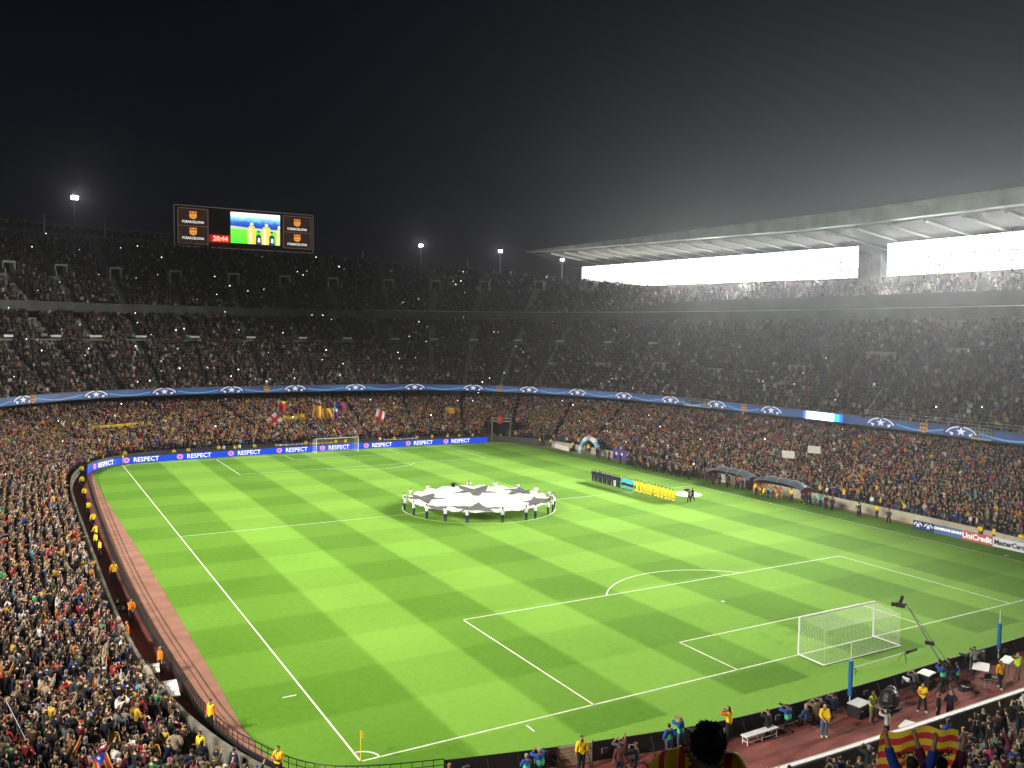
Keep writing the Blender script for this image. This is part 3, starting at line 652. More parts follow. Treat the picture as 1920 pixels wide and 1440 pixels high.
frame(-11.9, -4.7, 42.3, 51.0); frame(14.4, 21.8, 42.6, 51.0); frame(-12.8, 22.4, 41.6, 51.65, False)
CPN = []
for x0, x1, z0, z1 in ((-11.8, -4.8, 42.4, 46.55), (-11.8, -4.8, 46.75, 50.9), (14.5, 21.7, 42.7, 46.7), (14.5, 21.7, 46.9, 50.9)):
    b = MB(); b.box(((x0+x1)/2, 140.02, (z0+z1)/2), (x1-x0, .08, z1-z0)); CPN.append(local(b).build('crest_panel', mat('led_panel_dark', (.02, .012, .01), .5, emit=(.05, .022, .014), es=.55), sb))
EO = mat('led_orange', (.1, .05, .0), .5, emit=(1, .42, .06), es=1.0); ER = mat('led_red', (.1, 0, 0), .5, emit=(.65, .07, .03), es=.8); EB = mat('led_blue', (0, .02, .1), .5, emit=(.12, .1, .25), es=.6); EW = mat('led_white', (.3, .3, .3), .5, emit=(1, .95, .9), es=1.0)
RX = Matrix.Rotation(pi/2, 3, 'X')
def crest(parent, cx, cz, y, s, mats=(None,)*4, xf=None):
    O, Rd, Bl, Wh = mats[0] or EO, mats[1] or ER, mats[2] or EB, mats[3] or EW
    xf = xf or (lambda x, d, z: (cx+x*s, y-d, cz+z*s))
    out = [(-.46, .5), (-.2, .42), (0, .5), (.2, .42), (.46, .5), (.42, .1), (.5, -.1), (.4, -.38), (0, -.56), (-.4, -.38), (-.5, -.1), (-.42, .1)]
    def poly(pts, d, m, nm):
        b = MB(); n = len(pts); b.add([xf(x, d, z) for x, z in pts] + [xf(x, 0, z) for x, z in pts], [tuple(range(n))[::-1]] + [(i, (i+1) % n, n+(i+1) % n, n+i) for i in range(n)]); b.build(nm, m, parent)
    poly(out, .04, O, 'crest_shield')
    poly([(-.36, .36), (-.03, .36), (-.03, .1), (-.36, .1)], .055, Rd, 'crest_field'); poly([(.03, .36), (.36, .36), (.36, .1), (.03, .1)], .055, Rd, 'crest_field')
    for q in (-.27, -.09, .09, .27): poly([(q-.045, -.08), (q+.045, -.08), (q+.04, -.4+abs(q)*.3), (q-.04, -.4+abs(q)*.3)], .055, Bl if abs(q) < .1 else Rd, 'crest_stripe')
    poly([(.09*cos(a*pi/4), -.24+.09*sin(a*pi/4)) for a in range(8)], .07, O, 'crest_ball')
for pn, cx, cz in ((1, -8.3, 49.4), (0, -8.3, 45.35), (3, 18.1, 49.4), (2, 18.1, 45.4)):
    crest(CPN[pn], cx-4.8, cz-38, -.04, 1.85)
    text_mesh('FCBARCELONA', 'panel_text', EW, .82, CPN[pn], Vector((cx-4.8, -.06, cz-38-1.75)), RX, .01, .018, .92)
CLK = mat('clock_digits', (.2, 0, 0), .5, emit=(1, .10, .06), es=9); CLK.cycles.emission_sampling = 'FRONT'
CLKC = mat('clock_digit_core', (.2, 0, 0), .5, emit=(1, .42, .35), es=1.6)
text_mesh('20:44', 'clock_digits', CLK, 1.65, sb, Vector((-6.55, -.45, 5.85)), RX, .02, .05, 1.0)
text_mesh('20:44', 'clock_digit_core', CLKC, 1.65, sb, Vector((-6.55, -.49, 5.85)), RX, .01, .0, 1.0)
b = MB(); b.box((-1.9, 140.0, 43.9), (5.0, .2, 1.9)); local(b).build('clock_panel', mat('clock_glow_back', (.05, .0, .0), .6, emit=(.5, .004, .006), es=.9), sb)  # red glow of the digits put into the panel's own emission
# video screen: a live shot of the line-up, as flat LED colour fields
SCRN = []
SCX0, SCX1, SCZ0, SCZ1 = .83, 13.5, 43.05, 50.95
def scr(pts, d, m, nm):
    b = MB(); P = [(SCX0+(SCX1-SCX0)*u, 139.9-d, SCZ0+(SCZ1-SCZ0)*v) for u, v in pts]; n = len(P); c = (sum(p[0] for p in P)/n, P[0][1], sum(p[2] for p in P)/n)
    b.add([c]+P, [(0, i+1, (i+1) % n+1) for i in range(n)]); o = local(b).build(nm, m, SCRN[0] if SCRN else sb)
    if not SCRN: SCRN.append(o)
def scrmat(name, stops):
    m = bpy.data.materials.new(name); m.use_nodes = True; nt = m.node_tree; N = nt.nodes; b = N['Principled BSDF']; b.inputs['Base Color'].default_value = (.02, .02, .02, 1)
    g = N.new('ShaderNodeNewGeometry'); sp = N.new('ShaderNodeSeparateXYZ'); nz = N.new('ShaderNodeTexNoise'); nz.inputs['Scale'].default_value = .8; nt.links.new(g.outputs['Position'], nz.inputs[0])
    nt.links.new(g.outputs['Position'], sp.inputs[0]); mr = N.new('ShaderNodeMapRange'); mr.inputs[1].default_value = SCZ0; mr.inputs[2].default_value = SCZ1
    ad = N.new('ShaderNodeMath'); ad.operation = 'MULTIPLY_ADD'; nt.links.new(nz.outputs[0], ad.inputs[0]); ad.inputs[1].default_value = 1.6; nt.links.new(sp.outputs[2], ad.inputs[2])
    nt.links.new(ad.outputs[0], mr.inputs[0]); cr = N.new('ShaderNodeValToRGB'); nt.links.new(mr.outputs[0], cr.inputs[0]); e = cr.color_ramp.elements
    while len(e) < len(stops): e.new(.5)
    for k, (p, c) in enumerate(stops): e[k].position = p; e[k].color = (*c, 1)
    nt.links.new(cr.outputs[0], b.inputs['Emission Color']); b.inputs['Emission Strength'].default_value = 1.6; m.cycles.emission_sampling = 'NONE'; return m
SM = scrmat('video_stand', [(.45, (.1, .2, .5)), (.62, (.01, .03, .28)), (.78, (.03, .12, .55)), (.92, (.25, .7, 1)), (1, (1, 1, 1))])
GMv = scrmat('video_grass', [(0, (.05, .75, .03)), (.5, (.15, .8, .05)), (.8, (.2, .8, .06))])
scr([(0, 0), (1, 0), (1, 1), (0, 1)], 0, SM, 'video_screen')
scr([(0, 0), (1, 0), (1, .45), (.4, .46), (0, .48)], .015, GMv, 'video_grass')
scr([(0, .47), (1, .44), (1, .5), (.3, .53), (0, .56)], .02, mat('video_crowd_light', (.1, .1, .1), emit=(.75, .85, .75), es=1), 'video_adboards')
VY = mat('video_yellow', (.2, .2, 0), emit=(1, .82, .12), es=1.1); VW = mat('video_white', (.2, .2, .2), emit=(1, .97, .85), es=1.25); VD = mat('video_navy', (0, 0, .05), emit=(.05, .05, .16), es=1)
for u, w_, h_ in ((.42, .085, .74), (.72, .11, .72), (.985, .07, .68)):
    scr([(max(0, u-w_), 0), (min(1, u+w_), 0), (min(1, u+w_*.95), h_*.6), (min(1, u+w_*.6), h_*.8), (u-w_*.6, h_*.8), (u-w_*.95, h_*.6)], .03, VY, 'video_player')
    scr([(max(0, min(1, u+.035*cos(a*pi/4))), h_*.88+.055*sin(a*pi/4)) for a in range(8)], .035, VW, 'video_head')
    scr([(u-w_*.5, 0), (u-w_*.1, 0), (u-w_*.1, h_*.7), (u-w_*.5, h_*.7)], .036, VW, 'video_highlight')
for u in (.56, .83):
    scr([(u-.06, 0), (u+.06, 0), (u+.05, .28), (u, .34), (u-.05, .28)], .04, VD, 'video_child'); scr([(u-.02, .08), (u+.03, .06), (u+.03, .2), (u-.01, .22)], .045, VW, 'video_shirt'); scr([(u+.03*cos(a*pi/3), .41+.04*sin(a*pi/3)) for a in range(6)], .04, VD, 'video_child_head')

# ------------------------------------------------------------------ LED ribbon round the front of the middle tier
rib = thing('ribbon_board', (0, 0, 8), 'long blue LED ribbon with white stars round the front of the middle tier', 'LED ribbon')
def rpt(s, d, z):
    k = int(math.floor(s)); t = s-k; a, c = RIB0[k % NS], RIB0[(k+1) % NS]; n = NRM[k % NS]
    return (a[0]+(c[0]-a[0])*t-n[0]*d, a[1]+(c[1]-a[1])*t-n[1]*d, z-8)
RZ0, RZ1 = 8.1, 9.24
def rstrip(s0, s1, fz0, fz1, d, m, nm, n=None, parent=None):
    n = n or max(1, int(s1-s0)); b = MB(); S = [s0+(s1-s0)*k/n for k in range(n+1)]
    b.add([rpt(s, d, fz0(s)) for s in S]+[rpt(s, d, fz1(s)) for s in S], [(k, k+1, n+k+2, n+k+1) for k in range(n)]); return b.build(nm, m, parent or rib)
RB = bpy.data.materials.new('ribbon_blue'); RB.use_nodes = True; nt = RB.node_tree; pb = nt.nodes['Principled BSDF']; g_ = nt.nodes.new('ShaderNodeNewGeometry'); t_ = nt.nodes.new('ShaderNodeTexNoise'); t_.inputs['Scale'].default_value = .12; t_.inputs['Detail'].default_value = 1
nt.links.new(g_.outputs['Position'], t_.inputs[0]); cr_ = nt.nodes.new('ShaderNodeValToRGB'); e = cr_.color_ramp.elements; e[0].position = .35; e[0].color = (.05, .08, .25, 1); e[1].position = .65; e[1].color = (.08, .2, .45, 1)
nt.links.new(t_.outputs[0], cr_.inputs[0]); nt.links.new(cr_.outputs[0], pb.inputs['Emission Color']); pb.inputs['Emission Strength'].default_value = .5; pb.inputs['Base Color'].default_value = (.02, .03, .08, 1); RB.cycles.emission_sampling = 'NONE'
RL = mat('ribbon_light_blue', (.02, .05, .1), .5, emit=(.2, .45, .8), es=.7); RW = mat('ribbon_white', (.3, .3, .3), .5, emit=(.8, .85, 1), es=.75)
STARS = [305, 290, 277, 264, 251, 238, 225, 212, 199, 187, 175, 163, 151.5, 139, 118, 105.5, 92, 79, 66, 318, 331]
c0 = lambda z: (lambda s: z)
for s0, s1 in ((60, 101), (104, 124.6), (132.4, 152.6), (159.5, 345)):
    rstrip(s0, s1, c0(RZ0), c0(RZ1), .06, RB, 'ribbon_panel')
BRT = mat('ribbon_bright', (.1, .2, .5), .4, emit=(.55, .75, 1), es=7); BRT.cycles.emission_sampling = 'FRONT'
BRB = mat('ribbon_bright_blue', (.0, .1, .5), .4, emit=(.05, .12, 1), es=2.0)
BRC = mat('ribbon_bright_cyan', (.0, .1, .5), .4, emit=(.02, .5, 1), es=2.0)
rstrip(126.3, 131.7, c0(RZ0), c0(RZ1), .1, BRT, 'bright_panel'); rstrip(131.7, 132.3, c0(RZ0), c0(RZ1), .1, BRB, 'blue_panel'); rstrip(125.3, 126.3, c0(RZ0), c0(RZ1), .1, BRC, 'cyan_panel'); rstrip(124.7, 125.3, c0(RZ0), c0(RZ1), .1, BRB, 'blue_panel')
SS = sorted(STARS)
for a, c in zip(SS[:-1], SS[1:]):
    if c-a > 16 or (a < 132 < c) : continue
    m_ = (a+c)/2; wv = lambda s, a=a, c=c: RZ0+.12+.75*(.5+.5*cos(2*pi*(s-a)/(c-a)))
    s0, s1 = a+2.6, c-2.6
    rstrip(s0, s1, c0(RZ0+.0), lambda s: wv(s)*.999, .075, mat('ribbon_mid_blue', (.02, .03, .1), .5, emit=(.05, .2, .5), es=.5), 'ribbon_wave', 16)
    rstrip(s0, s1, lambda s: wv(s)-.06, lambda s: wv(s)+.12, .09, RL, 'ribbon_swoosh', 16)
for sc in STARS:
    b = MB(); n = 10; cz = 8.72
    P = [rpt(sc+(.62 if k % 2 == 0 else .25)*sin(k*pi/5)*1.25, .12, cz+(.62 if k % 2 == 0 else .25)*cos(k*pi/5)) for k in range(n)]; C_ = rpt(sc, .12, cz)
    b.add([C_]+P, [(0, k+1, (k+1) % n+1) for k in range(n)]); b.build('star', RW, rib)
    for sg in (-1, 1):
        b = MB(); vs = []
        for k in range(9):
            a = k/8*1.15+.15; vs += [rpt(sc+sg*(2.35*sin(a)), .11, RZ0+.06+1.28*cos(a)*.98), rpt(sc+sg*(2.12*sin(a)), .11, RZ0+.04+1.12*cos(a))]
        b.add(vs, [(2*k, 2*k+1, 2*k+3, 2*k+2) for k in range(8)]); b.build('star_arc', RW, rib)
        b = MB(); b.add([rpt(sc+sg*1.1, .11, 8.5), rpt(sc+sg*1.75, .11, 8.62), rpt(sc+sg*1.5, .11, 8.2), rpt(sc+sg*1.2, .11, 8.12)], [(0,1,2,3)]); b.build('star_arc', RW, rib)
OB = [mat('banner_gold', (.5, .3, .08), .7, emit=(.55, .3, .1), es=.35), mat('banner_red', (.3, .03, .03), .7), mat('banner_blue', (.03, .04, .2), .7), None]
for i_, sc in enumerate((303, 257, 206, 145, 111)):
    t = thing('crest_plaque', rpt(sc, .2, 16.7), 'small gold and red crest plaque on the blue ribbon, %s from the left' % nth(i_+1), 'crest plaque', 'crest plaques along the ribbon', atan2(NRM[sc][1], NRM[sc][0])-pi/2)
    crest(t, 0, 0, 0, 1.25, OB)

# ------------------------------------------------------------------ pitchside LED boards at the far end
BL = mat('led_board_blue', (.01, .03, .15), .4, emit=(.012, .07, .78), es=1.0); BP2 = mat('led_purple', (.2, .05, .2), .4, emit=(.85, .42, .85), es=.95)
BG = mat('board_grey_edge', (.07, .065, .09), .7)
BPL = resample(spline([(-39.3, 44.8), (-38.9, 47.0), (-37.8, 49.5), (-36, 51.9), (-34, 53.2), (-30, 53.9), (-16, 54.8), (4, 55.2), (21.6, 54.9), (30.2, 54.3)], 8), .5)
AL = arclen(BPL)
marks = [(-38.2, 48.4), (-33.2, 53.3), (-25.4, 54.2), (-17.3, 54.8), (-9.4, 54.95), (-1.7, 55.1), (6.1, 55.2), (14.0, 55.1), (21.9, 54.9)]
mi = [min(range(len(BPL)), key=lambda k: hypot(BPL[k][0]-m[0], BPL[k][1]-m[1])) for m in marks]
cuts = [0]+[(mi[k]+mi[k+1])//2+1 for k in range(len(mi)-1)]+[len(BPL)-1]
cuts = [0] + [m-4 for m in mi[1:]] + [len(BPL)-1]
for k in range(len(mi)):
    pts = BPL[cuts[k]:cuts[k+1]+1]; c = BPL[mi[k]]; t = thing('perimeter_board', (c[0], c[1], 0), 'glowing blue board reading RESPECT behind the far goal line, %s from the left' % nth(k+1), 'advertising board', 'blue boards behind the far goal line')
    L_ = [(x-c[0], y-c[1]) for x, y in pts]; b = MB(); strip_wall(b, L_, .02, 1.0, -.12); b.build('led_panel', BL, t); b = MB(); strip_wall(b, [(x, y+.02) for x, y in L_], 1.0, 1.3, -.1); b.build('top_edge', BG, t)
    j = mi[k]; a_, b_ = BPL[max(0, j-1)], BPL[min(len(BPL)-1, j+2)]; th = atan2(b_[1]-a_[1], b_[0]-a_[0]); dr = Vector((cos(th), sin(th), 0)); nrm = Vector((sin(th), -cos(th), 0))
    r_ = Matrix.Rotation(th, 3, 'Z') @ RX; base = nrm*.1
    b = MB(); m_ = 14; C_ = base+Vector((0, 0, .56))+nrm*.03; b.add([C_]+[C_+dr*(.5*cos(q*2*pi/m_))+Vector((0, 0, .42*sin(q*2*pi/m_))) for q in range(m_)], [(0, q+1, (q+1) % m_+1) for q in range(m_)]); b.build('roundel', BP2, t)
    b = MB(); b.add([C_+nrm*.03+dr*x+Vector((0, 0, z)) for x, z in ((-.22, .12), (.0, .22), (.24, .1), (.1, .02), (.2, -.2), (-.05, -.12), (-.24, -.2))], [tuple(range(7))]); b.build('roundel_mark', mat('led_magenta', (.2, 0, .1), emit=(.75, .12, .5), es=.8), t)
    tx = text_mesh('RESPECT', 'board_lettering', mat('led_text_white', (.3, .3, .3), emit=(1, 1, 1), es=1.2), .98, t, Vector((0, 0, 0)), r_, .012, .012, 1.0); bend(tx, BPL, mi[k], 2.95, .17, .52)

# ------------------------------------------------------------------ goals
def net_lines(mb, a, b_, c, d, nu, nv, r=.011, sag=0):
    a, b_, c, d = map(Vector, (a, b_, c, d))
    P = lambda u, v: (a*(1-u)+b_*u)*(1-v)+(d*(1-u)+c*u)*v - Vector((0, 0, sag*4*u*(1-u)*v*(1-v)*4))
    for i in range(nu+1):
        for j in range(nv): mb.tube(P(i/nu, j/nv), P(i/nu, (j+1)/nv), r, n=3, cap=False)
    for j in range(nv+1):
        for i in range(nu): mb.tube(P(i/nu, j/nv), P((i+1)/nu, j/nv), r, n=3, cap=False)
def goal(y, s, label):
    t = thing('goal', (0, y, 0), label, 'football goal', None, 0 if s < 0 else pi)    # built opening towards +y, net behind (-y)
    for q in (-1, 1): b = MB(); b.tube((q*3.72, 0, 0), (q*3.72, 0, 2.5), .065, n=10); b.build('post', WHITE, t, smooth=False)
    b = MB(); b.tube((-3.78, 0, 2.5), (3.78, 0, 2.5), .065, n=10); b.build('crossbar', WHITE, t)
    b = MB(); b.path([(-3.72, 0, .05), (-3.78, -2.15, .05), (3.78, -2.15, .05), (3.72, 0, .05)], .05, 6); b.build('ground_frame', WHITE, t)
    NM_ = mat('net_cord', (.75, .78, .7), .9); D_ = 2.1; st = .13 if s < 0 else .3; rr = .0038 if s < 0 else .009
    for nm, q in (('back_net', ((-3.72, -D_, .06), (3.72, -D_, .06), (3.72, -D_+.05, 2.25), (-3.72, -D_+.05, 2.25), int(7.44/st), int(2.2/st), 0)), ('roof_net', ((-3.72, 0, 2.48), (3.72, 0, 2.48), (3.72, -D_, 2.26), (-3.72, -D_, 2.26), int(7.44/st), int(2.1/st), .12)),
                  ('side_net', ((-3.72, 0, .06), (-3.72, -D_, .06), (-3.72, -D_, 2.26), (-3.72, 0, 2.48), int(2.1/st), int(2.3/st), 0)), ('side_net', ((3.72, 0, .06), (3.72, -D_, .06), (3.72, -D_, 2.26), (3.72, 0, 2.48), int(2.1/st), int(2.3/st), 0))):
        b = MB(); net_lines(b, *q[:4], q[4], q[5], rr, q[6]); b.build(nm, NM_, t)
goal(-52.5, -1, 'near white goal with box net, in front of the photographers')
goal(52.5, 1, 'far white goal in front of the blue boards')
for (px_, py_, side) in ((-7.6, -59.7, 'left'), (7.3, -59.3, 'right')):
    t = thing('net_post', (px_, py_, 0), 'blue padded net support post behind the near goal, the %s one' % ('one nearer the bench' if side == 'left' else 'one nearer the right edge'), 'net post', 'blue posts behind the near goal')
    b = MB(); b.tube((0, 0, 0), (0, 0, 3.75 if side == 'left' else 3.3), .035, .02, 6); b.build('pole', WHITE, t)
    b = MB(); b.tube((0, 0, .75), (0, 0, 2.75 if side == 'left' else 2.45), .13, n=10); b.build('padding', POSTBLUE, t); b = MB(); b.tube((0, 0, 0), (0, 0, .12), .3, .2, 10); b.build('foot', BLACK, t)
def cflag(x, y, lb):
    t = thing('corner_flag', (x, y, 0), lb, 'corner flag', 'corner flags', .9)
    b = MB(); b.tube((0, 0, 0), (0, 0, 1.55), .022, n=6); b.build('pole', YEL, t)
    b = MB(); vs = [(.02+u*.1+.0, .05*sin(u*1.6)+.01, 1.53-.38*v-.06*u*.9) for v in (0, .5, 1) for u in (0, 1, 2, 3)]; b.add(vs, [(4*j+i, 4*j+i+1, 4*j+5+i, 4*j+4+i) for j in (0, 1) for i in range(3)]); b.build('flag', YEL, t)
cflag(-34, -52.5, 'yellow corner flag at the near left corner of the pitch'); cflag(34, 52.5, 'small corner flag at the far right corner of the pitch'); cflag(-34, 52.5, 'corner flag at the far left corner against the blue boards')

# ------------------------------------------------------------------ giant ball banner over the centre circle
def banner():
    RB_ = 8.55; n = 150; sp = 2*RB_/n; mb = MB(); idx = {}
    stars = [(2.1, 5.2, 3.5, 2.0), (-2.6, -4.6, 3.5, 1.9), (-5.6, 3.6, 3.1, .2), (5.7, -4.4, 3.1, 2.9), (7.2, 2.4, 2.7, 1.2), (-6.9, -2.6, 2.2, .9)]
    def inside(x, y):
        for cx, cy, R, ph in stars:
            dx, dy = x-cx, y-cy; r = hypot(dx, dy); a0 = atan2(-cy, -cx)
            a = (atan2(dy, dx)-a0) % (2*pi/5); a = abs(a-pi/5) # 0 at valley, pi/5 at tip
            tip, val = R, R*.42; t = (pi/5-a)
            # line from tip to valley
            den = val*sin(pi/5-t)+tip*sin(t) if True else 1
            rb = tip*val*sin(pi/5)/max(1e-6, den)
            if r < rb: return True
        return False
    def zf(x, y):
        r = hypot(x, y); a = atan2(y, x)
        e = min(1, r/RB_); edge = 1.12+.10*abs(sin(a*10.5)); z = edge*e**6+(1-e**6)*(.98+.05*sin(x*1.3+.6*sin(y*.9))+.06*sin(y*1.7+x*.4)+.05*sin((x+y)*2.9)*sin(x*1.9)+.03*sin(x*4.1-y*3.3))
        return z - .22*e*(1-e)*2 - .1*(1-abs(sin(a*10.5)))*(e**8)
    RR, AA = 62, 264; vs = []
    for i in range(RR+1):
        for j in range(AA):
            a = 2*pi*j/AA; r = RB_*(i/RR)*(1-.028*(1-abs(sin(a*10.5)))*(i/RR)**4); x, y = r*cos(a), r*sin(a); vs.append((x, y, zf(x, y)))
    mb.v = vs
    for i in range(RR):
        for j in range(AA):
            f = (i*AA+j, (i+1)*AA+j, (i+1)*AA+(j+1) % AA, i*AA+(j+1) % AA); c = [sum(vs[q][t] for q in f)/4 for t in (0, 1)]
            mb.f.append(f); mb.m.append(1 if inside(*c) else 0)
    mw, mk = mat('banner_white', (.78, .79, .8), .9), mat('banner_dark', (.14, .14, .145), .9, noise=.25, nscale=1.2)
    for m_, tc_ in ((mw, (.6, .6, .56, 1)), (mk, (.05, .05, .05, 1))):
        nt = m_.node_tree; tl = nt.nodes.new('ShaderNodeBsdfTranslucent'); tl.inputs[0].default_value = tc_; ms = nt.nodes.new('ShaderNodeMixShader'); ms.inputs[0].default_value = .35
        nt.links.new(nt.nodes['Principled BSDF'].outputs[0], ms.inputs[1]); nt.links.new(tl.outputs[0], ms.inputs[2]); nt.links.new(ms.outputs[0], nt.nodes['Material Output'].inputs[0])
    o = mb.build('centre_banner', [mw, mk], None, (0, 0, 0), smooth=True)
    tag(o, 'huge round white banner with dark stars stretched over the centre circle', 'banner')
banner()

# ------------------------------------------------------------------ barriers and board backs round the pitch
BPOLY = resample(FENCE, .5); BA = arclen(BPOLY)
def barrier(k0, k1, kind, lb, gr):
    pts = BPOLY[k0:k1+1]; c = pts[len(pts)//2]; t = thing('crowd_barrier' if kind == 'bar' else 'board_back', (c[0], c[1], 0), lb, 'barrier' if kind == 'bar' else 'advertising board', gr)
    L_ = [(x-c[0], y-c[1]) for x, y in pts]
    if kind == 'bar':
        b = MB(); strip_wall(b, L_, .0, .5, .05); b.build('lower_panel', BLACK, t)
        b = MB(); b.path([(*p, 1.08) for p in L_], .03, 5); b.path([(*p, .8) for p in L_], .02, 4); b.build('top_rail', DARK, t)
        for p in resample(L_, .5)[::1]: b = MB(); b.tube((*p, 0), (*p, 1.08), .018, n=4); b.build('bar', DARK, t)
    else:
        b = MB(); strip_wall(b, L_, .02, 1.0, -.06); b.build('back_panel', BLACK, t)
        for p in (L_[0], L_[len(L_)//2]):
            b = MB(); b.tube((p[0], p[1]-.12, .95), (p[0], p[1]-.6, .03), .025, n=4); b.tube((p[0], p[1]-.12, .3), (p[0], p[1]-.5, .03), .02, n=4); b.build('strut', DARK, t)
        b = MB(); b.box((L_[len(L_)//3][0], L_[len(L_)//3][1]-.13, .55), (.35, .1, .25)); b.build('power_box', mat('grey_box', (.12, .12, .13), .6), t)
K = len(BPOLY)-1; nb = 0
for k0 in range(0, K-5, 7):
    k1 = min(k0+7, K); c = BPOLY[(k0+k1)//2]
    nb += 1
    if c[0] < -30.5: barrier(k0, k1, 'bar', 'black metal barrier beside the left running track, %s section from the far end' % nth(nb), 'black barriers beside the track')
    elif -25.95 < c[0] < -23.5: continue
    elif c[1] < -50: barrier(k0, k1, 'board', 'black board back behind the near goal line, %s from the left corner' % nth(nb-30), 'board backs behind the near goal')
t = thing('gate_panel', (-25, -57.75, 0), 'beige slatted gate panel standing between the black boards', 'gate')
for j in range(6): b = MB(); b.box((0, 0, .1+j*.17), (1.9, .05, .14), rz=-.15); b.build('slat', mat('beige_slat', (.5, .4, .28), .8), t)
b = MB(); b.tube((-.95, .1, 0), (-.95, .1, 1.1), .03, n=5); b.tube((.95, -.15, 0), (.95, -.15, 1.1), .03, n=5); b.build('gate_post', DARK, t)
t = thing('gate_panel', (4.6, -59.55, 0), 'pale panel standing among the black boards beside the right hand net post', 'gate')
b = MB(); b.box((0, 0, .55), (1.5, .05, 1.0)); b.build('panel', mat('pale_panel', (.5, .47, .44), .8), t); b = MB(); b.box((0, .05, .3), (1.56, .05, .08)); b.build('cross_bar', DARK, t)

# ------------------------------------------------------------------ main stand side: boards, dugouts, arch
def sideboard(x, y0, y1, h, base, lb, texts, name='advertising_board'):
    t = thing(name, (x, (y0+y1)/2, 0), lb, 'advertising board')
    b = MB(); b.box((0, 0, h/2+.02), (.12, abs(y1-y0)-.03, h)); b.build('panel', base, t)
    for s, m, size, yy, zz, sx in texts:
        rot = Matrix.Rotation(-pi/2, 3, 'Z') @ RX       # faces -x, reads towards -y
        text_mesh(s, 'board_lettering', m, size, t, Vector((-.075, yy, zz)), rot, .01, .025, sx)
    return t
LT = mat('led_text_white2', (.3, .3, .3), emit=(1, 1, 1), es=.7)
NAVY = mat('led_navy', (.01, .02, .06), emit=(.02, .045, .16), es=.5); LBL = mat('led_steel_blue', (.02, .05, .1), emit=(.12, .2, .4), es=.5); LRD = mat('led_board_red', (.1, 0, 0), emit=(.7, .2, .18), es=.5); LWH = mat('led_board_white', (.3, .3, .3), emit=(.7, .7, .75), es=.45)
t = sideboard(37.6, -31.4, -33.9, .95, NAVY, 'navy pitchside board with two white star ball emblems by the right touchline', [])
for yy in (.62, -.62):
    b = MB(); C_ = (-.08, yy, .5); b.add([C_]+[(-.08, yy-(.3 if k % 2 == 0 else .12)*sin(k*pi/5), .5+(.3 if k % 2 == 0 else .12)*cos(k*pi/5)) for k in range(10)], [(0, k+1, (k+1) % 10+1) for k in range(10)]); b.build('star', RW, t)
    for sg in (-1, 1):
        b = MB(); vs = []
        for k in range(7):
            a = k/6*1.2+.3; vs += [(-.08, yy-sg*.52*sin(a), .45+.42*cos(a)), (-.08, yy-sg*.42*sin(a), .42+.34*cos(a))]
        b.add(vs, [(2*k, 2*k+1, 2*k+3, 2*k+2) for k in range(6)]); b.build('star_arc', RW, t)
sideboard(37.6, -33.93, -37.1, .95, LBL, 'blue pitchside board with small white lettering', [('CHAMPIONS LEAGUE', LT, .36, 0, .6, .92)])
sideboard(37.6, -37.13, -40.4, .95, LRD, 'red pitchside board with white bank lettering', [('UniCredit', LT, .82, 0, .5, .95)])
sideboard(37.6, -40.43, -43.9, .95, LWH, 'white pitchside board with dark lettering beside the red board', [('MasterCard', mat('dark_lettering', (.02, .02, .03)), .68, 0, .5, .95)])
b = MB(); t = thing('low_screen', (37.9, 41.5, 0), 'long low white board on the grass edge near the far right corner', 'advertising board')
b.box((0, 0, .4), (.12, 9.6, .8), rz=-.12); b.build('panel', mat('white_board', (.62, .6, .55), .6), t); b = MB(); b.box((.3, 0, .05), (.6, 9.4, .06), rz=-.12); b.build('foot', DARK, t)
t = thing('purple_backdrop', (38.6, 23.2, 0), 'purple interview backdrop with white star print beside the stand wall', 'backdrop')
b = MB(); b.box((0, 0, 1.05), (.08, 4.6, 1.7), rz=.0); b.build('printed_cloth', mat('purple_print', (.07, .04, .26), .7), t)
for yy in (1.3, -.2, -1.6):
    b = MB(); C_ = (-.05, yy, 1.15); b.add([C_]+[(-.05, yy-(.4 if k % 2 == 0 else .17)*sin(k*pi/5), 1.15+(.4 if k % 2 == 0 else .17)*cos(k*pi/5)) for k in range(10)], [(0, k+1, (k+1) % 10+1) for k in range(10)]); b.build('star', WHITE, t)
b = MB(); b.tube((.06, 2.2, 0), (.06, 2.2, 1.9), .03, n=5); b.tube((.06, -2.2, 0), (.06, -2.2, 1.9), .03, n=5); b.build('stand', DARK, t)
t = thing('tunnel_arch', (38.3, 31.8, 0), 'pale blue and white inflatable arch over the players walkway', 'inflatable arch')
ARCH = [mat('arch_blue', (.2, .45, .7), .5), mat('arch_white', (.75, .78, .8), .5)]; pts = [(0, 2.75*cos(a), 2.9*sin(a)) for a in [pi*k/14 for k in range(15)]]
for q in range(14): b = MB(); b.tube(pts[q], pts[q+1], .42, .42, 10); b.build('arch_segment', ARCH[1 if q in (1, 4, 5, 8, 9, 12) else 0], t, smooth=False)
b = MB(); b.tube((.2, .6, 3.3), (.2, -.6, 3.3), .28, n=8); b.build('red_badge', RED, t)
